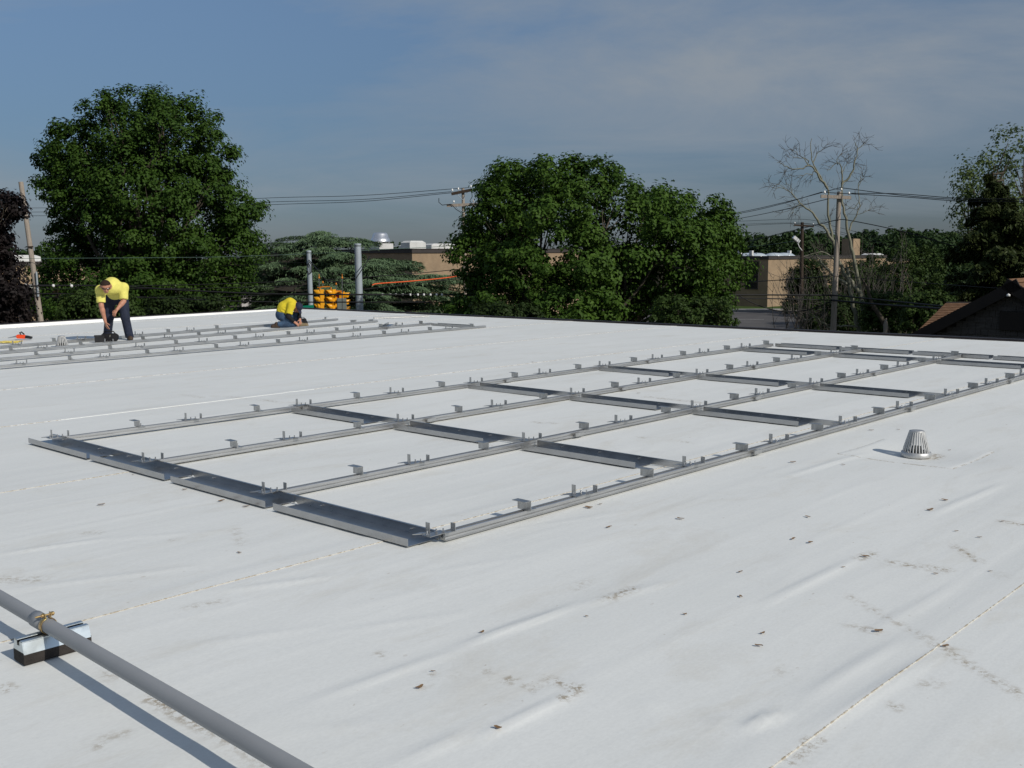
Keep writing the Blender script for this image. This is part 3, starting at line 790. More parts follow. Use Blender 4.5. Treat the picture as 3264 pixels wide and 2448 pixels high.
# ------------------------------------------------------------------ ground, road, buildings
M['ground'] = mat('dry grass and dirt', (.055,.065,.028), .95, 0, .1, .5, .25, 0, 1, (1,1,1), (.075,.065,.04))
M['asphalt'] = mat('worn asphalt', (.105,.10,.098), .9, 0, .2, .25, .6, .15, 30)
M['concrete'] = mat('concrete', (.36,.34,.31), .85, 0, .2, .2, 1.5)
M['grass'] = mat('lawn', (.05,.085,.018), .9, 0, .15, .4, .8)
M['roadpaint'] = mat('worn white road paint', (.55,.55,.52), .7, 0, .3, .4, 3)
def flat(name, poly, z, m, kind='structure'):
    mb = MB(); mb.add([(x, y, z) for x, y in poly], [tuple(range(len(poly)))])
    return tag(mb.build(name, m), kind=kind)
flat('ground', [(-900,-300),(900,-300),(900,1500),(-900,1500)], GROUND, M['ground'])
flat('road', [(-120,84),(140,76),(140,101),(-120,109)], GROUND+.02, M['asphalt'])
mb = MB(); mb.hexa([(-120,109,GROUND),(140,101,GROUND),(140,103,GROUND),(-120,111,GROUND),(-120,109,GROUND+.14),(140,101,GROUND+.14),(140,103,GROUND+.14),(-120,111,GROUND+.14)])
tag(mb.build('sidewalk', M['concrete']), kind='structure')
flat('lawn', [(-120,111),(140,103),(140,150),(-120,160)], GROUND+.03, M['grass'])
mb = MB()
for q in range(24):
    x = -30+q*4.5; y0 = 95-(x+120)*8/260; mb.add([(x,y0,GROUND+.026),(x+2.4,y0-.07,GROUND+.026),(x+2.4,y0+.08,GROUND+.026),(x,y0+.15,GROUND+.026)], [(0,1,2,3)])
tag(mb.build('lane_marking', M['roadpaint']), kind='structure')

def brick_mat(name, c1, c2, mortar):
    m = bpy.data.materials.new(name); m.use_nodes = True
    n, l = m.node_tree.nodes, m.node_tree.links; b = n['Principled BSDF']; b.inputs['Roughness'].default_value = .9; b.inputs['Specular IOR Level'].default_value = .15
    tc = n.new('ShaderNodeTexCoord'); sp = n.new('ShaderNodeSeparateXYZ'); l.new(tc.outputs['Object'], sp.inputs[0])
    ad = n.new('ShaderNodeMath'); l.new(sp.outputs['X'], ad.inputs[0]); l.new(sp.outputs['Y'], ad.inputs[1])
    cb = n.new('ShaderNodeCombineXYZ'); l.new(ad.outputs[0], cb.inputs[0]); l.new(sp.outputs['Z'], cb.inputs[1])
    br = n.new('ShaderNodeTexBrick'); br.inputs['Scale'].default_value = 1.0; br.inputs['Brick Width'].default_value = .22; br.inputs['Row Height'].default_value = .075; br.inputs['Mortar Size'].default_value = .006
    br.inputs['Color1'].default_value = c1+(1,); br.inputs['Color2'].default_value = c2+(1,); br.inputs['Mortar'].default_value = mortar+(1,)
    l.new(cb.outputs[0], br.inputs['Vector'])
    t = n.new('ShaderNodeTexNoise'); t.inputs['Scale'].default_value = .7; t.inputs['Detail'].default_value = 7; l.new(tc.outputs['Object'], t.inputs['Vector'])
    r = n.new('ShaderNodeValToRGB'); r.color_ramp.elements[0].color = (.78,.78,.78,1); r.color_ramp.elements[1].color = (1.08,1.06,1.03,1); r.color_ramp.elements[0].position = .3; r.color_ramp.elements[1].position = .7
    l.new(t.outputs['Fac'], r.inputs[0])
    mx = n.new('ShaderNodeMix'); mx.data_type = 'RGBA'; mx.blend_type = 'MULTIPLY'; mx.inputs['Factor'].default_value = 1
    l.new(br.outputs['Color'], mx.inputs['A']); l.new(r.outputs[0], mx.inputs['B']); l.new(mx.outputs['Result'], b.inputs['Base Color'])
    return m
M['tan'] = brick_mat('tan brick', (.33,.24,.155), (.295,.21,.135), (.32,.27,.20))
def school(loc, le, ln, h, name, lab):
    """block on the town grid; local x along E, y along -N (away to the left); nearest corner at the origin"""
    r = empty(name, (loc[0], loc[1], GROUND), YAW, lab, 'building')
    mb = MB(); mb.box(0, le, 0, ln, 0, h-.36); mb.build('wall', M['tan'], r)
    mb = MB(); mb.box(-.10, le+.1, -.10, ln+.1, h-.359, h-.06); mb.build('fascia', M['fascia'], r)
    mb = MB(); mb.box(-.14, le+.14, -.14, ln+.14, h-.059, h); mb.build('roof_edge', M['fascia'], r)
    return r
# school with the exhaust fan (behind the cedar)
ca = at(890, 537, 88); hA = ca[2]-GROUND
A_ = school(ca, 26, 22, hA, 'school_building', 'tan brick flat-roofed building with a round metal exhaust fan on top')
def rl(root, p):                      # world point to the local frame of a block
    v = np.asarray(p)-np.array(root.location); return v@E, -(v@N), v[2]
def on_roof(root, u, v, Y, h):
    x, y, z = rl(root, at(u, v, Y)); return x, y, h
x, y, _ = rl(A_, at(822, 538, 93.5))
mb = MB(); mb.box(x-.8,x+.8,y-.8,y+.8,hA,hA+.5); o = mb.build('fan_curb', M['whitepaint'], A_)
mb = MB(); mb.lathe([(.35,.50),(.35,.58),(.86,.58),(.88,.66),(.79,.95),(.74,.97),(.64,1.32),(.50,1.45),(.0,1.48)], 32, (x,y,hA), True, False); mb.build('exhaust_fan', mat('spun aluminium', (.80,.81,.82), .38, .9, .5, .1, 3), A_)
def hatch(root, u, Y, w, d, h, hb, name='roof_hatch'):
    x, y, _ = rl(root, at(u, 538, Y)); mb = MB()
    mb.hexa([(x-w,y-d,hb),(x+w,y-d,hb),(x+w,y+d,hb),(x-w,y+d,hb),(x-w*.98,y-d*.98,hb+h*.75),(x+w*.98,y-d*.98,hb+h*.75),(x+w*.98,y+d*.98,hb+h*.75),(x-w*.98,y+d*.98,hb+h*.75)])
    mb.hexa([(x-w*.98,y-d*.98,hb+h*.76),(x+w*.98,y-d*.98,hb+h*.76),(x+w*.98,y+d*.98,hb+h*.76),(x-w*.98,y+d*.98,hb+h*.76),(x-w*.7,y-d*.7,hb+h),(x+w*.7,y-d*.7,hb+h),(x+w*.7,y+d*.7,hb+h),(x-w*.7,y+d*.7,hb+h)])
    mb.build(name, M['whitepaint'], root)
hatch(A_, 893, 92, .95, .6, .7, hA)
hatch(A_, 950, 97, 1.6, .6, .5, hA)
hatch(A_, 878, 96, .6, .4, .4, hA)
for q in range(3):
    mb = MB(); mb.box(6+q*6.2, 8+q*6.2, -.05, -.012, 1.2, 3.4); w_ = mb.build('window', M['fascia'], A_)
    mb = MB(); mb.box(6.1+q*6.2, 7.9+q*6.2, -.062, -.0505, 1.3, 3.3); mb.build('pane', M['glass'], w_)
# school across the road at right
cb_ = at(1660, 553, 112); hB = cb_[2]-GROUND
B_ = school(cb_, 30, 26, hB, 'school_building', 'tan brick flat-roofed building across the road with a tall dark window')
mb = MB()
def win(root, side, a0, a1, z0, z1, nz=3):
    """window on a wall; side 'l' = the wall along y at x 0, 'r' = the wall along x at y 0"""
    def bx(mb, p0, p1, q0, q1, d0, d1):
        if side == 'l': mb.box(-d1, -d0, p0, p1, q0, q1)
        else: mb.box(p0, p1, -d1, -d0, q0, q1)
    mb = MB(); t = .09
    bx(mb,a0,a0+t,z0,z1,.001,.09); bx(mb,a1-t,a1,z0,z1,.001,.09); bx(mb,a0+t,a1-t,z0,z0+t,.001,.09); bx(mb,a0+t,a1-t,z1-t,z1,.001,.09)
    for i in range(1, nz):
        zz = z0+(z1-z0)*i/nz; bx(mb,a0+t,a1-t,zz-.03,zz+.03,.001,.07)
    w = mb.build('window', M['fascia'], root)
    for i in range(nz):
        za, zb = z0+(z1-z0)*i/nz, z0+(z1-z0)*(i+1)/nz
        mb = MB(); bx(mb,a0+t,a1-t,za+.05,zb-.05,.004,.02); mb.build('pane', M['glass'], w)
sc_ = 112*3264/2212/FPX
yl = lambda u: rl(B_, at(u, 600, 113.5))[1]
win(B_, 'l', 1.1, 2.7, 1.9, 4.9, 4)
for q in range(1, 5): win(B_, 'l', 1.1+q*4.6, 2.7+q*4.6, 1.9, 4.9, 4)
for q in range(3): win(B_, 'r', 4.5+q*6, 7.5+q*6, 1.6, 3.2, 2)
mb = MB()
for (u, Y, rr) in ((1616,121,.95),(1634,119,1.1),(1654,124,.0),(1672,121,1.0),(1693,122,1.2)):
    if rr == 0: continue
    x, y, _ = rl(B_, at(u, 550, Y)); mb = MB()
    mb.lathe([(rr+.1,0),(rr+.1,.10),(rr,.12),(rr*.86,.26),(rr*.5,.36),(0,.4)], 20, (x,y,hB-.05), True, False); mb.build('skylight_dome', M['skylight'], B_)
for (u, Y) in ((1598,120),(1623,118),(1705,123)):
    x, y, _ = rl(B_, at(u, 550, Y)); mb = MB(); mb.box(x-.18,x+.18,y-.18,y+.18,hB,hB+.6); mb.build('vent', M['whitepaint'], B_)
x, y, _ = rl(B_, at(1838, 530, 140)); mb = MB(); mb.box(x-1.0,x+1.0,y-.8,y+.8,0,7.6); mb.build('chimney', M['tan'], B_)
# lower wing at the right end
wv = at(1835, 560, 128)
W_ = school(wv, 18, 12, wv[2]-GROUND, 'school_wing', 'low tan wing with overhanging flat roof beyond the bare brush')
mb = MB(); mb.box(-.05,18.05,-.6,-.105,wv[2]-GROUND-.75,wv[2]-GROUND-.37); mb.build('eave_band', M['tan'], W_)
hatch(W_, 1885, 134, 1.4, .9, .7, wv[2]-GROUND, 'roof_monitor')
# building behind the dark red tree, far left
cl = at(-60, 566, 92)
C_ = school(cl, 14, 12, cl[2]-GROUND, 'school_building', 'tan brick building with white canopy behind the dark purple tree')
mb = MB(); mb.box(-1,16,-3.0,-.12,3.05,3.30); mb.build('canopy', M['whitepaint'], C_)
for q in range(4): win(C_, 'r', 1+q*3.4, 3.4+q*3.4, .6, 2.7, 2)
hatch(C_, 45, 100, 1.5, .8, .6, cl[2]-GROUND)
# pale house glimpsed under the big tree
hv = at(430, 600, 84)
H_ = empty('pale_house', (hv[0], hv[1], GROUND), .25, 'pale low house glimpsed between the big tree and the cedar', 'building')
mb = MB(); mb.box(-4,4,0,6,0,3.0); mb.build('wall', mat('pale siding', (.50,.48,.46), .7, 0, .3, .2, 1), H_)
mb = MB(); mb.prism([(0,-.5,2.95),(0,6.5,2.95),(0,3,4.6)], (-4.4,0,0), (4.4,0,0)); mb.build('roof', mat('grey roof shingle', (.16,.15,.15), .9, 0, .2, .3, 2), H_)
for x in (-2.6, 0, 2.6): win(H_, 'r', x-.6, x+.6, 1, 2.4, 2)

# brown shingled house close by at right
M['dark_shingle'] = mat('dark wood shingle', (.075,.068,.062), .9, 0, .2, .5, 3, .4, 8, (1,1,6))
M['dark_board'] = mat('dark rake board', (.02,.015,.012), .7, 0, .3, .3, 3)
M['roof_tan'] = mat('brown asphalt shingle', (.20,.115,.065), .9, 0, .2, .45, 5, .4, 20, (1,1,4))
apex = at(2192, 606, 28.5)
best = None
for q in np.linspace(1, 14, 400):                # half width of the gable, measured along the street grid
    P_ = apex-N*q; d = P_-np.array([0, 0, CZ]); u = (1632+FPX*(d@RV)/(d@FV))*2212/3264
    if best is None or abs(u-1974) < best[0]: best = (abs(u-1974), q, P_)
w_half = best[1]; eL = at(1974, 722, best[2][1]); rise = apex[2]-eL[2]
HH = empty('shingled_house', (apex[0], apex[1], GROUND), YAW-math.pi/2, 'dark shingled gable end with brown roof just past the right roof edge', 'house')
ze = eL[2]-GROUND; za = apex[2]-GROUND
def hl_(p):
    v = np.asarray(p)-np.array([apex[0], apex[1], GROUND]); return np.array([v@N, v@E, v[2]])
# gable wall: local x along N, y along E (away)
mb = MB(); mb.prism([(-w_half+.35,0,0),(w_half-.35,0,0),(w_half-.35,0,ze+.02),(0,0,za-.16),(-w_half+.35,0,ze+.02)], (0,.02,0), (0,7.2,0)); mb.build('wall', M['dark_board'], HH)
row = .17
for i in range(30):
    z0 = ze-.6+i*row
    hw = (w_half-.3)*min(1, max(0, (za-.2-z0-row)/rise))
    if hw < .12: break
    mb = MB(); x = -hw
    while x < hw-.02:
        w = min(random.uniform(.12,.26), hw-x); lift = random.uniform(.012,.03)
        mb.hexa([(x+.004,-lift,z0),(x+w-.004,-lift,z0),(x+w-.004,.018,z0),(x+.004,.018,z0),(x+.004,-.004,z0+row+.02),(x+w-.004,-.004,z0+row+.02),(x+w-.004,.018,z0+row+.02),(x+.004,.018,z0+row+.02)])
        x += w
    tag(mb.build('shingle_course', M['dark_shingle'], HH), kind='stuff')
for sg in (-1, 1):
    d_ = np.array([sg*w_half, 0, -rise]); d_ /= np.linalg.norm(d_); nn = np.array([sg*rise, 0, w_half]); nn /= np.linalg.norm(nn)
    c0 = np.array([0, 0, za]); L_ = math.hypot(w_half, rise)
    mb = MB(); mb.obox(c0+d_*L_/2+np.array([0,3.55,0])-nn*.05, d_*(L_/2+.1), np.array([0,3.75,0]), nn*.05); mb.build('roof_slope', M['roof_tan'], HH)
    mb = MB(); mb.obox(c0+d_*L_/2-nn*.16+np.array([0,-.24,0]), d_*(L_/2+.12), np.array([0,.03,0]), nn*.15); mb.build('rake_board', M['dark_board'], HH)
# rear wing whose lit slope shows left of the gable
YW = eL[1]+2.5
q0, q1 = at(1976,722,YW), at(2044,655,YW+4.2); q2 = q1+np.array([6.5,-1.2,0]); q3 = q0+np.array([7.5,-1.4,0])
mb = MB(); n_ = 18
for i in range(n_):
    t0, t1 = i/n_, (i+1)/n_
    a, b, c, d = (hl_(x) for x in (q0+(q1-q0)*t0, q3+(q2-q3)*t0, q3+(q2-q3)*t1, q0+(q1-q0)*t1))
    up_ = np.array([0,-.02,.03])
    mb.hexa([a, b, c, d, a+up_, b+up_, c+up_*.3, d+up_*.3])
mb.build('wing_roof', M['roof_tan'], HH)
mb = MB(); mb.tube([hl_(q1), hl_(q2)], .06, 6); mb.build('ridge_cap', M['dark_board'], HH)
dn = np.array([0,0,-1.])
mb = MB(); mb.hexa([hl_(q0+dn*2.2), hl_(q3+dn*2.2), hl_(q2+dn*4), hl_(q1+dn*4), hl_(q0+dn*.08), hl_(q3+dn*.08), hl_(q2+dn*.15), hl_(q1+dn*.15)]); mb.build('wing_wall', M['dark_board'], HH)
mb = MB(); mb.box(-.32,.32,-.09,-.03,za-1.35,za-.85); wv_ = mb.build('gable_vent', M['dark_board'], HH)
mb = MB(); mb.lathe([(.05,0),(.05,.05),(0,.08)], 10, (-.05,-.30,za-.42), True); mb.build('lamp', M['porcelain'], HH)

# ------------------------------------------------------------------ poles
def pole(name, top, bot, r0, r1, m, lab, arms=(), parent_cat='utility pole'):
    top, bot = np.asarray(top), np.asarray(bot)
    d = (top-bot); base = bot+d*((GROUND-bot[2])/d[2])
    r = empty(name, base, 0, lab, parent_cat)
    mb = MB(); L = top-base
    mb.tube([L*0, L*.25, L*.5, L*.75, L], [r1, r1*.94, (r0+r1)/2, r0*1.05, r0], 14); mb.build('shaft', m, r)
    return r, base
def crossarm(r, base, p0, p1, m, hw=.055, hh=.07, ins=(), brace=None):
    p0, p1 = np.asarray(p0)-base, np.asarray(p1)-base; d = p1-p0; L = np.linalg.norm(d); d /= L
    side = np.cross(d, [0,0,1]); side /= np.linalg.norm(side); u = np.cross(side, d)
    mb = MB(); mb.obox((p0+p1)/2, d*L/2, side*hw, u*hh); a = mb.build('crossarm', m, r)
    for t in ins:
        c = p0+d*L*t+u*hh; mb = MB(); mb.lathe([(.012,0),(.012,.07),(.05,.07),(.06,.11),(.04,.13),(.045,.17),(.02,.2),(0,.2)], 10, c, True, False); mb.build('insulator', M['porcelain'], a)
    if brace is not None:
        for t in (.25, .75):
            mb = MB(); mb.tube([p0+d*L*t-u*hh, np.asarray(brace)-base], .018, 6); mb.build('brace', M['steel_pole'], r)
# leaning pole, far left
pl, plb = pole('utility_pole', at(45,393,55), at(85,672,55), .12, .155, M['wood_pole'], 'bare leaning grey wooden pole beside the dark purple tree')
for (u, v) in ((57,468),(66,533)):
    c = at(u, v, 54.85)-plb; mb = MB(); mb.obox(c, (.13,0,.0), (0,.04,0), (0,0,.035)); mb.build('bracket', M['wood_dark'], pl)
c = at(80, 612, 54.8)-plb; mb = MB(); mb.tube([c+[0,0,.6],c+[.02,0,-.7]], .05, 8); mb.build('riser', M['steel_pole'], pl)
# centre pole with two crossarms
pcn, pcb = pole('utility_pole', at(1000,407,60), at(1005,640,60), .085, .11, M['wood_pole'], 'wooden utility pole with two crossarms left of the middle tree')
crossarm(pcn, pcb, at(975,419,59.85), at(1020,410,59.85), M['wood_dark'], .05, .08, (.06,.35,.95), at(1000,432,59.85))
crossarm(pcn, pcb, at(965,444,59.85), at(1042,441,59.85), M['wood_pole'], .05, .08, (.2,.75), at(1001,458,59.85))
for pts in ([(948,428),(948,437),(955,443),(975,441),(985,452),(996,459)],[(1019,413),(1020,425),(1015,434),(1027,450),(1030,462)]):
    mb = MB(); mb.tube([at(u,v,59.75)-pcb for u,v in pts], .022, 6); mb.build('jumper_wire', M['wire'], pcn)
mb = MB(); mb.lathe([(.0,-.2),(.16,-.2),(.19,-.1),(.19,.1),(.12,.2),(0,.22)], 12, at(1012,517,59.75)-pcb); mb.build('street_lamp_head', M['porcelain'], pcn)
# right pole
pr, prb = pole('utility_pole', at(1813,414,50), at(1800,712,50), .105, .15, M['wood_pole'], 'tall pale wooden utility pole standing before the bare tree')
crossarm(pr, prb, at(1773,424,49.8), at(1838,427,49.8), M['wood_pole'], .05, .075, (.12,.93))
mb = MB(); mb.lathe([(.012,0),(.012,.07),(.05,.07),(.06,.11),(.04,.13),(.045,.17),(.02,.2),(0,.2)], 10, at(1817,414,49.95)-prb, True, False); mb.build('insulator', M['porcelain'], pr)
# dark pole further back
pk, pkb = pole('utility_pole', at(1733,480,96), at(1730,705,96), .14, .20, M['wood_dark'], 'dark brown utility pole with short crossarm left of the tall pale pole')
crossarm(pk, pkb, at(1715,486,95.8), at(1758,489,95.8), M['wood_dark'], .05, .08, (.04,.96))
mb = MB(); c = at(1720,517,95.5)-pkb; mb.obox(c, (.26,.0,-.22), (0,.25,0), (.08,0,.11)); mb.tube([c, c+[.3,0,-.7], c+[.6,.2,-1.0]], .04, 6); mb.build('floodlight', M['porcelain'], pk)
# pole mostly hidden by the middle tree
ph, phb = pole('utility_pole', at(1549,446,90), at(1551,640,90), .13, .17, M['wood_pole'], 'pale wooden pole top rising from the right edge of the middle tree')
# steel strain poles
s1, s1b = pole('steel_pole', at(667,543,56), at(671.5,665,56), .125, .15, M['steel_pole'], 'thinner grey steel pole left of the yellow traffic signals', parent_cat='pole')
s2, s2b = pole('steel_pole', at(772.5,528,54), at(777,670,54), .172, .20, M['steel_pole'], 'thick grey steel pole right of the yellow traffic signals', parent_cat='pole')
for r, b, u, v, Y, rad in ((s1,s1b,667,543,56,.128),(s2,s2b,772.5,528,54,.176)):
    mb = MB(); c = at(u, v, Y)-b; mb.lathe([(rad,-.10),(rad+.01,0),(rad,.04),(0,.05)], 16, c, True); mb.build('pole_cap', M['steel_pole'], r)
mb = MB()
cc = [at(u,v,55.8)-s1b for u,v in ((667,578),(664,572),(668,566),(673,572),(673,588),(667,592),(664,585))]
mb.tube(cc, .03, 6); mb.build('cable_coil', M['wire'], s1)

# ------------------------------------------------------------------ wires
def catmull(P, n=8):
    P = [np.asarray(p) for p in P]
    if len(P) == 2:
        return [P[0]+(P[1]-P[0])*i/10 for i in range(11)]
    Q = [2*P[0]-P[1]]+P+[2*P[-1]-P[-2]]; out = []
    for i in range(1, len(Q)-2):
        a, b, c, d = Q[i-1:i+3]
        for j in range(n):
            t = j/n; out.append(.5*((2*b)+(c-a)*t+(2*a-5*b+4*c-d)*t*t+(3*b-a-3*c+d)*t**3))
    out.append(P[-1]); return out
def wire(pts, r, lab, m='wire', name='overhead_wire', cat='wire', group=None, n=5):
    """pts: photo pixels (3264 wide) with depth"""
    P = catmull([ats(u, v, Y) for u, v, Y in pts])
    c0 = P[0].copy(); mb = MB(); mb.tube([p-c0 for p in P], r, n)
    o = mb.build(name, M[m]); o.location = c0
    return tag(o, lab, cat, group)
G1 = 'power lines behind the big left tree'
for (y0, y1, xe, dz) in ((655,600,1496,'topmost'),(668,613,1438,'middle'),(680,615,1455,'lowest')):
    wire([(-300,y0+10,88),(80,y0+8,83),(420,y0+4,78),(820,y0-7+(y1-y0)*.28,71),(1150,y0+(y1-y0)*.58,65.5),(xe,y1-2,59.9)], .016, dz+' of three thin power lines from the centre pole past the big left tree', group=G1)
wire([(-200,826,52),(75,824,54.5),(400,822,55),(700,819,55.5),(984,809,56)], .012, 'greenish strand wire from the left edge to the thinner steel pole', 'wire_green')
wire([(984,809,56),(1060,805,55),(1135,799,54)], .012, 'greenish strand wire between the two steel poles', 'wire_green')
wire([(1140,799,54),(1280,792,56),(1400,786,58),(1478,778,59.9)], .014, 'greenish strand wire from the thick steel pole to the centre pole', 'wire_green')
wire([(-200,845,60),(120,849,60),(600,849,59),(984,836,56)], .011, 'thin dark wire under the greenish strand, crossing the big tree')
wire([(120,908,54.6),(330,911,55),(600,907.7,55.5),(985,894.5,56),(1155,884,56.5),(1330,871,58),(1478,857,59.9)], .022, 'grey messenger cable running from leaning pole past both steel poles')
wire([(125,921,54.6),(330,921,55),(600,919.5,55.5),(985,911,56.2)], .02, 'black cable just under the messenger cable, ending at thinner steel pole')
wire([(1140,925,54),(1246,913,55.5),(1370,899,57.7),(1478,886,59.9)], .022, 'black cable below the orange guard, reaching the centre pole')
wire([(1454,881,59.4),(1500,871,59.9)], .02, 'short black cable between orange guard and centre pole')
wire([(1186,909,55),(1205,904,55.3),(1300,897,57),(1400,888,58.6),(1454,881,59.4)], .03, 'orange plastic cable guard slanting in front of the cedar', 'orange', 'cable_guard', 'cable guard', n=8)
wire([(-250,912,45),(60,912,45.5),(330,911,46),(600,926,46),(850,936.5,46),(1111,938.8,46),(1411,939.7,46.5),(1900,945,47.5),(2310,940,49),(2655,941,49.8)], .036, 'thick black communication cable across the whole view, the upper one')
wire([(-250,940,45.3),(190,936,45.6),(330,941,46),(600,953.8,46),(850,962,46),(1155,963,46.2),(1456,963,46.8),(1900,962,47.8),(2340,951,49),(2652,957,49.8)], .028, 'thick black communication cable across the whole view, the lower one')
wire([(-250,946,47),(68,946,47.5),(320,948.6,48),(600,948.4,50),(870,939,53),(985,934,55.8)], .016, 'thin pale cable rising from far left to thinner steel pole')
wire([(2655,941,49.8),(2800,955,46),(3073,982,38),(3500,1010,30)], .034, 'thick black cable from the tall pale pole down over the dark gable, upper')
wire([(2652,957,49.8),(2800,970,46),(3062,988,38),(3500,1020,30)], .05, 'thickest black cable from the tall pale pole across the gable, lower')
wire([(2661,880,49.9),(2863,896,46),(3264,925,37),(3500,945,33)], .014, 'thin dark wire from tall pale pole crossing in front of the conifer')
G2 = 'power lines left of the tall pale pole'
for a, b, c, q in (((2335,684,72),(2480,653,60),(2620,612,50),'middle'),((2328,701,72),(2480,672,60),(2640,634,50),'lowest'),((2331,681,71.5),(2500,645,60),(2679,598,49.9),'topmost')):
    wire([(2100,a[1]+34,88),a,b,c], .018, q+' of three black power lines climbing from the middle tree to the tall pale pole', group=G2)
G3 = 'power lines right of the tall pale pole'
for (u, v), q in (((2679,598),0),((2714,616),-4),((2623,613),5)):
    wire([(u,v,49.9),(2870,622+q,47.5),(3062,636+q,45),(3264,637+q,43),(3600,630+q,40)], .017, ('topmost','middle','lowest')[(0,-4,5).index(q)]+' of three power lines sagging from the tall pale pole to the right edge', group=G3)
wire([(2300,790,80),(2415,762,70),(2560,727,57),(2663,702,50)], .022, 'dark service cable rising from the school roof to tall pale pole')
wire([(2663,702,50),(2705,702,49.5),(2866,735,48),(3010,775,46),(3264,850,44)], .02, 'dark service cable dropping right from the tall pale pole')
wire([(2356,942,50),(2400,966,50),(2465,988,50),(2520,992,50),(2575,988,50),(2648,962,50)], .026, 'slack drooping black cable loop beside the tall pale pole')
wire([(2250,906,62),(2326,902,60),(2480,893,55),(2660,879,50)], .022, 'black cable meeting the tall pale pole halfway up')
G4 = 'thin lines on the dark pole'
for a, b, c, q in ((706,699,722,'top'),(716,711,735,'middle'),(721,713,741,'bottom')):
    wire([(2150,a+2,110),(2328,a,104),(2557,b,96),(2661,c,92),(2900,c+60,84)], .016, q+' one of three thin lines strung over the dark brown pole', group=G4)
wire([(2362,789,117),(2450,780,110),(2542,767,96)], .012, 'pale green line from school roof to the floodlight', 'wire_green')

# small white cable ties on the upper communication cable, and bright fittings at the leaning pole
for i, u in enumerate((1219,1244,1262,1284,1308,1332,1351,1372,1392,1409)):
    p = ats(u, 939.5, 46.3); mb = MB(); mb.lathe([(.02,-.05),(.042,-.05),(.046,0),(.042,.05),(.02,.05)], 8, (0,0,0)); o = mb.build('cable_tie', M['porcelain']); o.location = p
    tag(o, 'small white tie on the black cable in front of the cedar', 'cable tie', 'white ties along the cable')
for i, u in enumerate((36,81,170,228)):
    p = ats(u, (911.5,909,911,911.5)[i], 45.4); mb = MB(); mb.lathe([(.0,-.07),(.05,-.06),(.07,0),(.05,.06),(0,.07)], 8, (0,0,0)); o = mb.build('cable_fitting', M['porcelain']); o.location = p
    tag(o, 'small white fitting on the black cable near the leaning pole', 'cable fitting', 'white fittings near the leaning pole')

# ------------------------------------------------------------------ traffic signals hung between the steel poles
def signal_head(parent, c, face, sections=3, ext=0):
    """c = centre of the top section; face = direction the lenses look"""
    f = np.array([math.cos(face), math.sin(face), 0]); s = np.array([-f[1], f[0], 0]); u = np.array([0,0,1.])
    H = .345
    mb = MB(); mb.obox(c-u*H*(sections-1)/2-f*.09, f*.10, s*.17, u*(H*sections/2)); 
    for i in range(sections): mb.obox(c-u*H*i+f*.016, f*.006, s*.165, u*(H/2-.012))
    h = mb.build('signal_head', M['sig_yellow'], parent, .015)
    for i in range(sections):
        cc = c-u*H*i
        mb = MB(); vs = []; fs = []; n = 15
        for j in range(n):
            q = math.radians(-35+250*j/(n-1))
            d = math.cos(q)*s+math.sin(q)*u
            out = .30*(.35+.65*max(0, math.sin(q)*.5+.5))
            for rr in (.150, .157):
                vs += [cc+d*rr+f*.02, cc+d*rr+f*(.02+out)]
        for j in range(n-1):
            b = j*4
            fs += [(b,b+1,b+5,b+4),(b+2,b+6,b+7,b+3),(b+1,b+3,b+7,b+5)]
        mb.add(vs, fs, True); mb.build('visor', M['sig_yellow'], h)
        mb = MB(); ring = [cc+f*.024+.14*(math.cos(2*math.pi*j/16)*s+math.sin(2*math.pi*j/16)*u) for j in range(16)]
        mb.prism(ring, (0,0,0), f*.012); mb.build('lens', M['lens_r'] if i == 0 else M['lens_d'], h)
    return h
YS = 52.0
def cpx(x, y, Y=YS): return ats(960+x/10.055, 860+y/10.055, Y)
def sig(name, hang, lab, heads, bar, rod_top):
    base = cpx(*hang); r = empty(name, base, 0, lab, 'traffic signal')
    for (x, y, face) in heads: signal_head(r, cpx(x, y)-base, face)
    mb = MB(); P = [cpx(x, y)-base for x, y in bar]
    mb.tube(P, .03, 8)
    for (x, y, face) in heads:
        mb.tube([cpx(x, y)-base+[0,0,.17], cpx(x, min(b[1] for b in bar)+15)-base], .028, 8)
    mb.build('bracket_bar', M['sig_orange'], r)
    mb = MB(); mb.tube([cpx(hang[0], max(hang[1]-20, 0))-base, cpx(*rod_top)-base], .022, 8); mb.build('hanger_rod', M['bolt'], r)
    mb = MB(); mb.lathe([(.0,-.05),(.045,-.045),(.04,.015),(.02,.06),(0,.065)], 10, cpx(*rod_top)-base); mb.build('hanger_cap', M['sig_orange'], r)
    return r
sig('traffic_signal', (695,545), 'yellow traffic signal pair, left one of the hanging clusters', [(600,740,math.radians(200)),(960,740,math.radians(222))], [(520,570),(690,548),(920,540)], (695,400))
sig('traffic_signal', (1125,670), 'yellow traffic signal pair, right one of the hanging clusters', [(1190,800,math.radians(285)),(1370,830,math.radians(350))], [(990,680),(1125,672),(1300,688)], (1120,450))
for x, y0, y1, lab in ((575,240,560,'thin hanger rod with orange cap above the left signal cluster'),(1315,240,1270,'long thin hanger rod with orange cap before the right signal cluster')):
    b = cpx(x, y1, 50.5); r = empty('hanger_rod', b, 0, lab, 'hanger')
    mb = MB(); mb.tube([(0,0,0), cpx(x, y0, 50.5)-b], .024, 8); mb.build('rod', M['bolt'], r)
    mb = MB(); mb.lathe([(.0,-.06),(.05,-.055),(.045,-.01),(.02,.01),(.02,.06),(.008,.16),(0,.165)], 10, cpx(x, y0, 50.5)-b); mb.build('cap', M['sig_orange'], r)
b = cpx(1300, 1150, 51); mb = MB(); mb.obox((0,0,0), (.22,.05,0), (-.03,.12,0), (0,0,.36)); o = mb.build('signal_box', M['sig_dark'], None, .02); o.location = b
tag(o, 'grey box hanging in front of the right traffic signal cluster', 'control box')
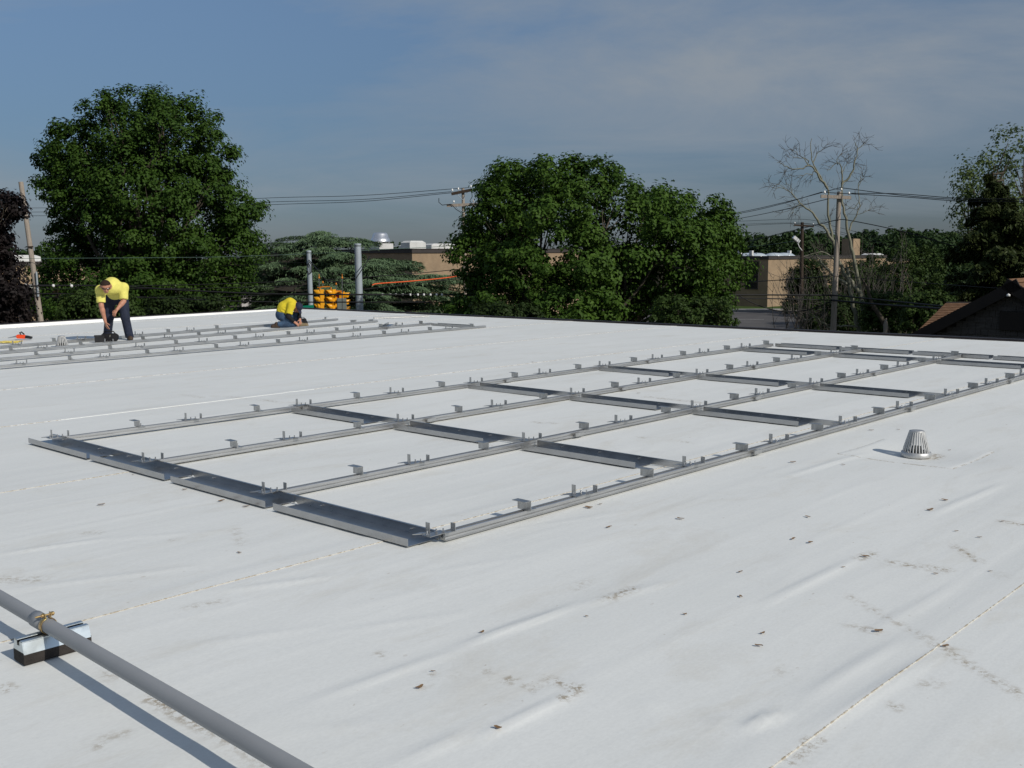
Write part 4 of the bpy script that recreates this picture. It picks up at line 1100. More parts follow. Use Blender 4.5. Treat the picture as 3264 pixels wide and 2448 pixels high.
wire([(984,828,56),(1010,858,53),(1040,893,52),(1062,898,52),(1120,902,52),(1141,878,52.5),(1172,830,53.5),(1178,818,54)], .026, 'sagging black span cable carrying the traffic signals')
b = ats(972, 982, 51); mb = MB(); mb.obox((0,0,0), (.42,.05,.03), (0,.012,0), (0,0,.12)); o = mb.build('street_sign', M['sign_green']); o.location = b
tag(o, 'green street sign blade peeking over the roof edge by the kneeling worker', 'sign')
# ------------------------------------------------------------------ foliage
def norm(a): return a/(np.linalg.norm(a, axis=-1, keepdims=True)+1e-9)
def leaf_quads(P, Nn, L, W, fold=.25, tang=None):
    """pointed folded leaves: 4 verts, 2 triangles each"""
    n = len(P)
    r = rng.normal(size=(n, 3)) if tang is None else tang
    t = norm(r-Nn*np.sum(r*Nn, 1, keepdims=True)); b = np.cross(Nn, t)
    L = L[:, None]; W = W[:, None]
    V = np.stack([P-t*L*.5, P+b*W*.5+Nn*W*fold, P+t*L*.5, P-b*W*.5+Nn*W*fold], 1).reshape(-1, 3)
    i = np.arange(n)*4
    F = np.stack([np.stack([i, i+1, i+2], 1), np.stack([i, i+2, i+3], 1)], 1).reshape(-1, 3)
    return V, F
def clump_leaves(C, R, per, size, center, up=.55, outw=.5, flat=.8, aspect=.62):
    """leaves on the shells of clumps C (n,3) radius R (n,)"""
    n = len(C); idx = np.repeat(np.arange(n), per); m = len(idx)
    d = norm(rng.normal(size=(m, 3)))
    rad = R[idx]*(rng.random(m)**.45)
    off = d*rad[:, None]; off[:, 2] *= flat
    P = C[idx]+off
    o = norm(P-center)
    Nn = norm(d*.85+o*outw+np.array([0, 0, up])+rng.normal(size=(m, 3))*.26)
    L = size*rng.uniform(.65, 1.25, m); return leaf_quads(P, Nn, L, L*aspect)
def prof_at(prof, y):
    ys = [p[0] for p in prof]
    return np.interp(y, ys, [p[1] for p in prof]), np.interp(y, ys, [p[2] for p in prof])
def crown_lobes(prof, Y, nl, lr, depth=.85, seed=1, fill=.55, extra=()):
    """lobe centres inside an outline given as rows (y, x_left, x_right) in overview pixels, at depth Y"""
    g = np.random.default_rng(seed); S = Y*3264/2212/FPX
    ys = np.array([p[0] for p in prof]); out = []; R = []
    for u, v, r in extra:                                # single boughs that break the outline
        p = at(u, v, Y); dy = g.normal()*.7; p[1] += dy; p[0] += p[0]/Y*dy; out.append(p); R.append(r)
    tries = 0
    wts = np.array([b-a for _, a, b in prof])
    y = ys[0]+lr/S*.8                                   # lobes along the outline first
    while y < ys[-1]:
        xl, xr = prof_at(prof, y)
        for sx in (-1, 1):
            r = lr*g.uniform(.7, 1.1); rp = r/S
            x = (xl+rp*.85) if sx < 0 else (xr-rp*.85)
            if xr-xl < 2*rp: x = (xl+xr)/2
            dy = g.normal()*.8; p = at(x, y, Y); p[1] += dy; p[0] += p[0]/Y*dy
            if not any(np.linalg.norm(p-o) < .5*(r+R[i]) for i, o in enumerate(out)): out.append(p); R.append(r)
        y += lr/S*g.uniform(.9, 1.3)
    while len(out) < nl and tries < nl*80:
        tries += 1
        y = g.uniform(ys[0], ys[-1]); xl, xr = prof_at(prof, y)
        if g.random() > (xr-xl)/wts.max(): continue
        r = lr*g.uniform(.7, 1.25); rp = r/S
        yy = min(max(y, ys[0]+rp*.9), ys[-1])
        xl, xr = prof_at(prof, yy); hw = (xr-xl)/2-rp*.85
        if hw < 2: hw = 2
        q = g.uniform(0, 2*math.pi); rr = g.random()**fill
        if g.random() < .4: q = (0 if g.random() < .5 else math.pi)+g.normal()*.35; rr = g.uniform(.88, 1.02)
        x = (xl+xr)/2+hw*rr*math.cos(q); dy = hw*S*rr*math.sin(q)*depth
        p = at(x, yy, Y); p[1] += dy; p[0] += p[0]/Y*dy; 
        if any(np.linalg.norm(p-o) < .5*(r+R[i]) for i, o in enumerate(out)): continue
        out.append(p); R.append(r)
    return np.array(out), np.array(R)
def lobes_to_clumps(Lc, Lr, per, cr, seed=1, upb=.25):
    g = np.random.default_rng(seed); C = []; R = []
    for c, r in zip(Lc, Lr):
        k = max(4, int(per*(r/np.mean(Lr))**2))
        d = g.normal(size=(k, 3)); d[:, 2] += upb; d = norm(d)
        C.append(c+d*(r*g.uniform(.66, 1.1, (k, 1)))*np.array([1, 1, .85])); R.append(cr*g.uniform(.5, 1.35, k))
    return np.concatenate(C), np.concatenate(R)
def limb(mb, a, b, r0, r1, bend=.12, n=6, seed=0, sides=7):
    g = np.random.default_rng(seed); a, b = np.asarray(a, float), np.asarray(b, float); L = np.linalg.norm(b-a); pts = []
    k = g.normal(size=3)*bend*L; k[2] = abs(k[2])*.3
    for i in range(n+1):
        t = i/n; pts.append(a+(b-a)*t+k*math.sin(math.pi*t)*.5+g.normal(size=3)*L*.012*(0 < i < n))
    mb.tube(pts, [r0+(r1-r0)*i/n for i in range(n+1)], sides)
    return pts
def deciduous(name, lab, cat, prof, Y, nl, lr, cpl, cr, lpc, lsize, lm, bark, trunk_u, trunk_r, stems=1, seed=1, group=None, fill=.5, upb=.25, trunk_h=.45, extra=()):
    Lc, Lr = crown_lobes(prof, Y, nl, lr, .85, seed, fill, extra)
    C, R = lobes_to_clumps(Lc, Lr, cpl, cr, seed+1, upb)
    keep = C[:, 2] > GROUND+.3; C, R = C[keep], R[keep]
    cen = np.mean(Lc, 0); 
    base = at(trunk_u, 829, Y); base[2] = GROUND
    r = empty(name, base, 0, lab, cat, group)
    V, F = clump_leaves(C, R, lpc, lsize, cen)
    o = link_mesh('crown', np_mesh('crown', V-base, F), lm, r)
    mb = MB(); g = np.random.default_rng(seed+5)
    topz = cen[2]; fork = base+np.array([0, 0, (topz-GROUND)*trunk_h])
    if stems == 1:
        limb(mb, base-base, fork-base, trunk_r*1.25, trunk_r*.85, .03, 6, seed, 12)
        forks = [fork]
    else:
        forks = []
        for i in range(stems):
            q = 2*math.pi*i/stems+g.uniform(-.3,.3); f_ = fork+np.array([math.cos(q)*1.6*trunk_r*6, math.sin(q)*1.6*trunk_r*4, g.uniform(-.4,.6)])
            limb(mb, np.array([math.cos(q)*trunk_r*.6, math.sin(q)*trunk_r*.6, 0]), f_-base, trunk_r, trunk_r*.62, .08, 6, seed+i, 9); forks.append(f_)
    mb.build('trunk', bark, r)
    order = np.argsort(-Lr)
    for i in order[:min(len(order), 46)]:
        f_ = min(forks, key=lambda q: np.linalg.norm(q-Lc[i]))
        mb = MB(); pts = limb(mb, f_-base, Lc[i]-base, trunk_r*.42, trunk_r*.07, .14, 6, seed+int(i)*3, 6)
        for j in range(3):
            e = Lc[i]+norm(g.normal(size=3))*Lr[i]*.9
            limb(mb, pts[4], e-base, trunk_r*.13, trunk_r*.03, .1, 3, seed+int(i)*7+j, 4)
        mb.build('branch', bark, r)
    return r
LM = {}
LM['maple'] = leaf_mat('maple leaves', (.014,.042,.007), (.066,.122,.019))
LM['ash'] = leaf_mat('ash leaves', (.018,.050,.008), (.084,.152,.023))
LM['purple'] = leaf_mat('purple leaves', (.007,.0055,.0055), (.019,.014,.0135), .08)
LM['cedar'] = leaf_mat('blue cedar needles', (.040,.078,.040), (.165,.240,.125), .10)
LM['spruce'] = leaf_mat('dark conifer needles', (.013,.025,.007), (.058,.074,.022), .08)
LM['willow'] = leaf_mat('pale loose leaves', (.045,.08,.022), (.145,.19,.065), .3)
LM['shrub'] = leaf_mat('shrub leaves', (.016,.036,.008), (.062,.100,.024))
LM['ivy'] = leaf_mat('ivy leaves', (.012,.024,.007), (.040,.066,.018))
LM['wood'] = leaf_mat('distant leaves', (.014,.032,.010), (.040,.072,.022), .15)

deciduous('maple_tree', 'huge round-crowned dark green tree at left behind the bent worker', 'tree',
    [(208,262,362),(222,212,410),(252,172,456),(303,108,480),(350,92,508),(400,78,514),(425,84,508),(436,100,556),(455,112,572),(490,108,570),(520,98,552),(560,80,560),(620,78,530),(690,84,470)],
    62, 150, 1.2, 13, .62, 72, .205, LM['maple'], M['bark'], 300, .42, 1, 11, extra=[(556,452,.62),(545,440,.5),(462,262,.55),(425,232,.5),(340,206,.5),(280,206,.45),(240,226,.45),(184,256,.5),(118,312,.5),(96,408,.45),(90,345,.4),(498,335,.5),(505,400,.5),(545,520,.6)])
deciduous('ash_tree', 'broad spreading green tree with several stems in the middle of the view', 'tree',
    [(350,1205,1270),(372,1085,1300),(395,1045,1350),(420,1035,1410),(452,1040,1530),(470,1010,1585),(520,985,1590),(570,985,1615),(610,1000,1600),(660,955,1590),(705,940,1580)],
    47, 140, .92, 11, .50, 62, .19, LM['ash'], M['bark'], 1240, .24, 5, 23, None, .5, .3, .30, [(1238,352,.42),(1255,366,.5),(1225,372,.45),(1088,374,.38),(1046,396,.36),(1062,408,.4),(1165,376,.4),(1128,380,.4),(1325,384,.42),(1362,398,.4),(1440,418,.42),(1462,432,.4),(1548,448,.4),(1570,470,.4),(1605,575,.5),(992,560,.45),(1012,500,.4),(1500,440,.4),(1440,560,.8),(1425,620,.8),(1395,590,.8),(1460,520,.8),(1410,520,.7),(1450,660,.8),(1370,640,.8)])
deciduous('purple_leaf_tree', 'dark purple leaved tree cut off by the left edge', 'tree',
    [(418,-20,36),(440,-120,52),(470,-200,44),(500,-230,26),(540,-250,20),(580,-250,40),(630,-250,50),(705,-250,66)],
    42, 85, .75, 15, .42, 44, .19, LM['purple'], M['bark'], -60, .22, 1, 31, None, .5, .2)
deciduous('loose_leaf_tree', 'tall thin-leaved pale green tree in the top right corner', 'tree',
    [(280,2205,2340),(305,2150,2390),(345,2090,2430),(400,2062,2450),(460,2058,2450),(520,2075,2440),(600,2090,2440)],
    52, 70, .8, 12, .60, 19, .18, LM['willow'], M['bark'], 2240, .26, 2, 41, None, .6, .3)
def shrub(u0, u1, v0, v1, Y, lab, lm='shrub', nl=16, lr=.7, ls=.16, seed=3, cpl=12, lpc=34):
    m = (u0+u1)/2; h = v1-v0
    return deciduous('shrub', lab, 'shrub', [(v0, m-(u1-u0)*.18, m+(u1-u0)*.18), (v0+h*.2, u0+(u1-u0)*.12, u1-(u1-u0)*.12), (v0+h*.5, u0, u1), (v1, u0, u1)], Y, nl, lr, cpl, lr*.5, lpc, ls, LM[lm], M['bark'], m, .07, 3, seed, 'shrubs below the roof edge', .5, .3, .3)
shrub(1895, 2050, 528, 700, 76, 'big round green shrub left of the dark conifer', 'shrub', 34, 1.0, .2, 51)
shrub(1697, 1800, 560, 668, 100, 'dark ivy-like shrub against the corner of the school wall', 'ivy', 34, 1.0, .25, 52)
shrub(1860, 1960, 628, 715, 58, 'low green shrub beside the broken stump', 'shrub', 24, .6, .16, 53)
shrub(1950, 2070, 630, 715, 44, 'green shrub crowding the shingled house roof', 'shrub', 26, .6, .15, 54)
shrub(1780, 1870, 640, 715, 66, 'dark shrub behind the foot of the tall pale pole', 'ivy', 22, .7, .18, 55)
shrub(1800, 1930, 560, 690, 92, 'dark green shrub mass behind the bare tree trunks', 'ivy', 40, 1.1, .24, 56)
shrub(130, 300, 628, 690, 44, 'low green shrub behind the left roof edge, under the big tree', 'shrub', 34, .6, .16, 57)
shrub(300, 480, 640, 690, 47, 'low dark shrub right of the bent worker, behind the roof edge', 'ivy', 34, .6, .16, 58)
shrub(1010, 1180, 655, 715, 41, 'dark undergrowth at the left foot of the middle tree', 'ivy', 34, .55, .15, 59)
shrub(1400, 1590, 640, 715, 40, 'leafy suckers at the right foot of the middle tree', 'shrub', 30, .5, .15, 60, 9, 26)

# blue atlas cedar: drooping layered boughs
def cedar():
    g = np.random.default_rng(5); Y = 72; S = Y*3264/2212/FPX
    base = at(700, 829, Y); base[2] = GROUND
    r = empty('cedar_tree', base, 0, 'wide blue-green cedar with drooping layered boughs behind the steel poles', 'tree')
    prof = [(502,648,725),(514,600,790),(530,555,815),(560,525,885),(590,508,985),(640,505,1000),(690,510,985)]
    VV = []; FF = []; nb = 0
    mbt = MB(); top = at(690, 510, Y)
    limb(mbt, (0,0,0), top-base, .5, .10, .02, 8, 3, 12); mbt.build('trunk', M['bark'], r)
    boughs = []
    tries = 0
    while len(boughs) < 225 and tries < 5000:
        tries += 1
        y = g.uniform(500, 690); xl, xr = prof_at(prof, y)
        if g.random() > (xr-xl)/480: continue
        c = (xl+xr)/2; hw = (xr-xl)/2-10
        q = g.uniform(0, 2*math.pi); rr = g.random()**.4
        x = c+hw*rr*math.cos(q); dep = -abs(hw*S*rr*math.sin(q))*.8 if g.random() < .78 else hw*S*rr*abs(math.sin(q))*.6
        p = at(x, y, Y); p[1] += dep; p[0] += p[0]/Y*dep
        if any(np.linalg.norm((p-b)*[.9,.9,2.0]) < .88 for b in boughs): continue
        boughs.append(p)
    for p in boughs:
        axis = p-(base+[0,0,p[2]-GROUND]); axis[2] = 0
        ln = np.linalg.norm(axis); ax = axis/(ln+1e-6)
        ang = g.uniform(-.5, .5); ax = np.array([ax[0]*math.cos(ang)-ax[1]*math.sin(ang), ax[0]*math.sin(ang)+ax[1]*math.cos(ang), 0])
        sd = np.array([-ax[1], ax[0], 0])
        Lb = g.uniform(.9, 1.8); Wb = g.uniform(.6, 1.15); n = 800
        t = g.uniform(-1, 1, n); w = g.normal(size=n)*.45
        hgt = -.15*Lb*np.clip(t+.1, 0, 2)**1.9+.06*t-.22*np.abs(w)**1.6*Wb
        lay = g.random(n)**1.6
        P = p+ax*(t*Lb)[:, None]+sd*(w*Wb*(1-.35*t))[:, None]+np.array([0,0,1.])*(hgt-lay*.26)[:, None]
        dirn = norm(ax*.75+sd*np.sign(w)[:, None]*g.uniform(.1,1,(n,1))+np.array([0,0,-1.])*g.uniform(.2,1.0,(n,1))+g.normal(size=(n,3))*.3)
        Nn = norm(np.array([0,0,1.])*.9+ax*.35+g.normal(size=(n,3))*.35)
        L = g.uniform(.16,.36,n); V, F = leaf_quads(P, Nn, L, L*.22, .15, dirn)
        VV.append(V); FF.append(F+nb); nb += len(V)
    V = np.concatenate(VV)-base; F = np.concatenate(FF)
    link_mesh('crown', np_mesh('crown', V, F), LM['cedar'], r)
    for i, p in enumerate(boughs[:60]):
        mb = MB(); a = np.array([0,0,p[2]-GROUND-.4]); limb(mb, a, p-base-[0,0,.12], .09, .02, .06, 5, i, 5); mb.build('branch', M['bark'], r)
cedar()
def conifer(name, lab, prof, Y, seed, lm, nb_=150, tu=2140):
    g = np.random.default_rng(seed); S = Y*3264/2212/FPX
    base = at(tu, 829, Y); base[2] = GROUND
    r = empty(name, base, 0, lab, 'tree'); mbt = MB(); top = at(tu, prof[0][0], Y)
    limb(mbt, (0,0,0), top-base, .28, .03, .01, 8, 3, 10); mbt.build('trunk', M['bark'], r)
    VV = []; FF = []; nb = 0
    for i in range(nb_):
        y = prof[0][0]+(prof[-1][0]-prof[0][0])*((i+g.random())/nb_)**.8; xl, xr = prof_at(prof, y)
        q = g.uniform(0, 2*math.pi); R = (xr-xl)/2*S*g.uniform(.45,1.2); cx = at((xl+xr)/2, y, Y)
        ax = np.array([math.cos(q), math.sin(q), 0]); sd = np.array([-ax[1], ax[0], 0])
        n = int(240+170*R); t = g.random(n)**.7; w = g.normal(size=n)*.28
        wd = (.15+.55*(1-t))*min(1.2, R*.6)
        P = cx+ax*(t*R)[:, None]+sd*(w*wd*1.6)[:, None]+np.array([0,0,1.])*(-.35*t*R*.5-.25*np.abs(w)-g.random(n)*.28)[:, None]
        dirn = norm(ax*.6+sd*np.sign(w)[:, None]*.7+np.array([0,0,-1.])*g.uniform(0,1.1,(n,1))+g.normal(size=(n,3))*.35)
        Nn = norm(np.array([0,0,1.])*.7+ax*.5+g.normal(size=(n,3))*.45)
        L = g.uniform(.16,.34,n); V, F = leaf_quads(P, Nn, L, L*.34, .15, dirn); VV.append(V); FF.append(F+nb); nb += len(V)
        if i % 3 == 0:
            mb = MB(); limb(mb, (0,0,cx[2]-GROUND), cx+ax*R*.8-base-[0,0,.2*R], .05, .012, .03, 4, i, 5); mb.build('branch', M['bark'], r)
    link_mesh('crown', np_mesh('crown', np.concatenate(VV)-base, np.concatenate(FF)), LM[lm], r)
conifer('conifer_tree', 'dark ragged conifer at right before the pale-leaved tree', [(372,2128,2158),(405,2108,2196),(450,2088,2222),(490,2066,2240),(530,2060,2260),(600,2042,2290),(700,2035,2300)], 45, 71, 'spruce', 150, 2145)
conifer('conifer_tree', 'dark conifer behind the shingled house gable, cut by the right edge', [(470,2240,2262),(530,2190,2310),(600,2130,2340),(700,2100,2360)], 49, 72, 'spruce', 110, 2250)

# dead tree: pale bare limbs
def bare_tree():
    Y = 60; base = at(1845, 829, Y); base[2] = GROUND
    r = empty('bare_tree', base, 0, 'tall leafless pale tree with forked trunks behind the pale pole', 'tree')
    S = Y*3264/2212/FPX; g = np.random.default_rng(9)
    def c2(x, y, dy=0): # from crop 2300,400 scale 2.2946
        p = ats(2300+x/2.2946, 400+y/2.2946, Y+dy); return p-base
    limbs = [([(1075,1560),(1075,1500),(1030,1320),(1010,1200),(990,1080),(960,940),(930,800),(905,680),(885,560),(880,430)], .19, .06, 0),
        ([(1010,1540),(1000,1480),(960,1320),(930,1170),(880,1040),(845,950),(810,820),(790,700),(775,560),(780,470),(720,370),(670,270),(650,180),(660,95)], .17, .02, -.6),
        ([(880,430),(930,380),(965,320),(985,240),(995,180),(975,120)], .085, .018, .2), ([(995,180),(1030,150),(1055,130)], .03, .012, .2),
        ([(880,430),(880,340),(850,270),(800,310),(770,330)], .06, .014, .3), ([(850,290),(840,240),(870,215)], .03, .01, .3), ([(880,340),(910,290),(930,270)], .03, .01, .3),
        ([(775,460),(730,400),(690,330),(640,295),(570,320),(500,310),(450,285),(405,270)], .085, .015, -.8),
        ([(690,330),(660,350),(600,360),(530,400)], .035, .012, -.8), ([(650,290),(620,250),(560,210),(520,180)], .045, .012, -.5), ([(670,270),(700,210),(745,165)], .04, .01, -.3), ([(640,295),(600,245),(540,230),(500,215)], .035,.01,-.6),
        ([(820,850),(740,740),(690,670),(640,620),(570,570),(520,510),(460,460),(370,455)], .11, .014, -1.0), ([(570,570),(540,600),(500,650)], .03, .01, -1.0), ([(520,510),(510,460),(470,420)], .035, .01, -1.0), ([(460,460),(420,430),(390,440)],.02,.008,-1.0),([(640,620),(600,590),(560,600)],.025,.01,-1),
        ([(935,770),(965,690),(995,650),(1005,560),(1000,450),(1015,370)], .06, .018, .6), ([(995,650),(1050,630),(1100,600)], .025, .01, .6), ([(1005,560),(960,610),(910,580)], .025, .01, .6), ([(1000,450),(1030,390),(1020,360)], .02, .01,.6),
        ([(910,1160),(860,1120),(780,1060),(730,1000),(690,940)], .12, .05, -.8), ([(860,1020),(800,960),(730,920),(600,960)], .08, .02, -.8), ([(1000,1220),(950,1150),(920,1060),(905,1040)], .14, .07, -.3), ([(990,1090),(930,1060),(880,1040)], .07, .03, 0),
        ([(1020,1520),(960,1470),(870,1460),(830,1470)], .10, .06, -1.2), ([(800,1480),(740,1450),(700,1400),(620,1350),(560,1340)], .06, .015, -1.5), ([(700,1400),(650,1420),(600,1410)], .03, .01, -1.5)]
    ends = []
    trunk = MB(); MBs = []
    for pts, r0, r1, dy in limbs:
        r0, r1 = r0*.85, r1*.8
        P = catmull([c2(x, y, dy) for x, y in pts], 3); n = len(P)
        P = [p+g.normal(size=3)*.03*(0 < i < n-1) for i, p in enumerate(P)]
        mb = trunk if r0 > .14 else MB()
        mb.tube(P, [r0+(r1-r0)*(i/(n-1))**.8 for i in range(n)], 8 if r0 > .1 else 6)
        if mb is not trunk: mb.build('branch', M['bark_pale'], r)
        if r1 < .03: ends.append((P, r1))
        else: ends.append((P[n//2:], r1*.4))
    trunk.build('trunk', M['bark_pale'], r)
    tw = MB()
    for P, r1 in ends:
        for j in range(7):
            k = g.integers(max(1, len(P)//3), len(P)); p = P[k]; d = norm(P[k]-P[k-1]); d = norm(d+g.normal(size=3)*.6+np.array([0,0,.25]))
            L = g.uniform(.4, 1.1); q = p; pts = [q]
            for m in range(3):
                q = q+d*L/3+g.normal(size=3)*.05; d = norm(d+g.normal(size=3)*.25); pts.append(q)
            tw.tube(pts, [.013,.011,.008,.006], 3)
            for m in range(2):
                d2 = norm(d+g.normal(size=3)*.7); tw.tube([pts[2], pts[2]+d2*.22, pts[2]+d2*.45+g.normal(size=3)*.05], [.010,.008,.006], 3)
    o = tw.build('twigs', M['twig'], r); tag(o, kind='stuff')
bare_tree()
def brush(u0, u1, v0, v1, Y, n, lab, seed):
    g = np.random.default_rng(seed); b = at((u0+u1)/2, 829, Y); b[2] = GROUND
    r = empty('bare_brush', b, 0, lab, 'shrub', 'leafless brush beyond the roof'); mb = MB()
    for i in range(n):
        e = at(g.uniform(u0, u1), v0+(v1-v0)*g.random()**1.4, Y+g.uniform(-2, 2))-b
        a = np.array([e[0]*.35+g.normal()*.6, g.normal()*.8, 0])
        pts = limb(mb, a, e, g.uniform(.018,.04), .006, .15, 6, seed*100+i, 4)
        for j in range(5):
            k = g.integers(2, 7); d = norm(np.array(pts[k])-np.array(pts[k-1])+g.normal(size=3)*.35); L = g.uniform(.5,1.6)
            mb.tube([pts[k], pts[k]+d*L*.5+g.normal(size=3)*.08, pts[k]+d*L+g.normal(size=3)*.15], [.014,.010,.006], 3)
    tag(mb.build('stems', M['twig'], r), kind='stuff')
shrub(1790, 1960, 575, 712, 82, 'broad green shrub bank behind the broken stump', 'shrub', 46, 1.0, .2, 61)
shrub(1720, 1830, 640, 712, 75, 'green weeds around the dark brown pole base', 'shrub', 26, .7, .17, 62)
brush(1770, 1960, 525, 690, 72, 60, 'tangle of leafless grey brush right of the bare tree', 81)
brush(1670, 1790, 580, 700, 64, 34, 'tangle of leafless twigs left of the tall pale pole', 82)
# broken stump right of the bare tree
b = at(1828, 829, 57); b[2] = GROUND; b = at(1822, 829, 57); b[2] = GROUND
r = empty('tree_stump', b, 0, 'broken leaning dead stem right of the bare tree', 'stump')
mb = MB(); P = [ats(2300+x/2.2946, 400+y/2.2946, 57)-b for x, y in ((1215,1560),(1200,1470),(1150,1380),(1100,1300),(1060,1180),(1020,1120))]
P = [P[0]*[1,1,0]]+P; mb.tube(catmull(P, 3), [.2-.15*i/18 for i in range(19)], 8); mb.build('stem', M['bark'], r)
mb = MB(); q = ats(2300+1200/2.2946, 400+1455/2.2946, 56.8)-b; mb.tube([q+[0,0,-.5], q, q+[.02,0,.35]], [.1,.12,.02], 6); mb.build('splinter', M['wood_pole'], r)

# far-off wood along the horizon
def wood():
    g = np.random.default_rng(15); C = []; R = []
    segs = [(-80,120,528,150,24),(555,620,520,150,6),(795,1000,521,165,34),(1585,1660,502,150,16),(1640,1860,500,165,34),(1690,1760,492,150,12),(1850,2060,493,160,40),(1900,2060,500,150,30),(1000,1600,525,170,50),(2050,2300,500,170,30)]
    for u0, u1, v, Y, n in segs:
        for i in range(n):
            u = g.uniform(u0, u1); vv = v+abs(g.normal())*7; p = at(u, vv, Y+g.uniform(-6, 14)); rr = g.uniform(1.6, 2.9); p[2] -= rr
            C.append(p); R.append(rr)
            for k in range(3):
                C.append(p+np.array([g.normal()*1.5, g.normal()*1.5, -rr*1.2*(k+1)])); R.append(rr*1.1)
    C, R = np.array(C), np.array(R); ok = C[:, 2] > GROUND-1; C, R = C[ok], R[ok]
    CC, RR = lobes_to_clumps(C, R, 9, .75, 3, .35)
    V, F = clump_leaves(CC, RR, 20, .62, np.array([0, 400, -60.]), .5, .1)
    o = link_mesh('distant_wood', np_mesh('distant_wood', V, F), LM['wood'])
    tag(o, 'far-off belt of dark green trees along the horizon', 'wood', kind='stuff')
wood()
# ------------------------------------------------------------------ people
def smin(a, b, k):
    h = np.clip(.5+.5*(b-a)/k, 0, 1); return b+(a-b)*h-k*h*(1-h)
class SDF:
    def __init__(s, lo, hi, h):
        s.h = h; s.lo = np.array(lo, float); n = np.ceil((np.array(hi)-s.lo)/h).astype(int)+1; s.n = n
        s.ax = [s.lo[i]+h*np.arange(n[i]) for i in range(3)]; s.F = np.full(tuple(n), .3, np.float32)
    def _box(s, lo, hi):
        sl = []
        for i in range(3):
            a = max(0, int((lo[i]-s.lo[i])/s.h)); b = min(s.n[i], int((hi[i]-s.lo[i])/s.h)+2); sl.append(slice(a, max(a, b)))
        return tuple(sl)
    def cap(s, a, b, ra, rb, k=.025, sc=(1,1,1), cut=None):
        a, b = np.array(a, float), np.array(b, float); m = max(ra, rb)*max(1, 1/min(sc))+.07
        sl = s._box(np.minimum(a, b)-m, np.maximum(a, b)+m)
        X, Y, Z = np.meshgrid(s.ax[0][sl[0]], s.ax[1][sl[1]], s.ax[2][sl[2]], indexing='ij', sparse=True)
        d = b-a; L = d@d+1e-9
        t = np.clip(((X-a[0])*d[0]+(Y-a[1])*d[1]+(Z-a[2])*d[2])/L, 0, 1)
        D_ = np.sqrt(((X-a[0]-t*d[0])*sc[0])**2+((Y-a[1]-t*d[1])*sc[1])**2+((Z-a[2]-t*d[2])*sc[2])**2)-(ra+(rb-ra)*t)
        if cut is not None:
            c, n_ = np.array(cut[0], float), norm(np.array(cut[1], float)); D_ = np.maximum(D_, (X-c[0])*n_[0]+(Y-c[1])*n_[1]+(Z-c[2])*n_[2])
        s.F[sl] = smin(s.F[sl], D_, k) if k > 0 else np.minimum(s.F[sl], D_)
        return s
    def clip(s, c, n_):
        n_ = norm(np.array(n_, float)); X, Y, Z = np.meshgrid(*s.ax, indexing='ij', sparse=True)
        s.F = np.maximum(s.F, (X-c[0])*n_[0]+(Y-c[1])*n_[1]+(Z-c[2])*n_[2]).astype(np.float32); return s
    def mesh(s, name, m, parent):
        F = s.F; ins = F < 0; nx, ny, nz = F.shape
        c = np.zeros((nx-1, ny-1, nz-1), np.int8); corners = [(i, j, k) for i in (0,1) for j in (0,1) for k in (0,1)]
        for i, j, k in corners: c += ins[i:nx-1+i, j:ny-1+j, k:nz-1+k]
        act = np.argwhere((c > 0) & (c < 8)); idx = -np.ones(c.shape, np.int64); idx[tuple(act.T)] = np.arange(len(act))
        acc = np.zeros((len(act), 3)); cnt = np.zeros(len(act))
        for a in corners:
            for ax in range(3):
                if a[ax]: continue
                b = list(a); b[ax] = 1
                fa = F[tuple((act+a).T)]; fb = F[tuple((act+b).T)]; m_ = (fa < 0) != (fb < 0)
                t = np.where(m_, fa/(fa-fb+1e-12), 0); p = np.tile(np.array(a, float), (len(act), 1)); p[:, ax] = t
                acc[m_] += p[m_]; cnt[m_] += 1
        V = (act+acc/np.maximum(cnt, 1)[:, None])*s.h+s.lo
        Q = []
        for ax in range(3):
            o1, o2 = [(1,2),(2,0),(0,1)][ax]
            sl0 = [slice(1, -1)]*3; sl0[ax] = slice(0, -1); sl1 = list(sl0); sl1[ax] = slice(1, None)
            A_, B_2 = ins[tuple(sl0)], ins[tuple(sl1)]; e = np.argwhere(A_ != B_2)
            off = np.ones(3, int); off[ax] = 0; e2 = e+off; sg = A_[tuple(e.T)]
            d1 = np.zeros(3, int); d1[o1] = 1; d2 = np.zeros(3, int); d2[o2] = 1
            q = np.stack([idx[tuple((e2-d1-d2).T)], idx[tuple((e2-d2).T)], idx[tuple(e2.T)], idx[tuple((e2-d1).T)]], 1)
            q[~sg] = q[~sg][:, ::-1]; Q.append(q)
        Q = np.concatenate(Q); Q = Q[(Q >= 0).all(1)]
        me = np_mesh(name, V, Q, True); return link_mesh(name, me, m, parent)
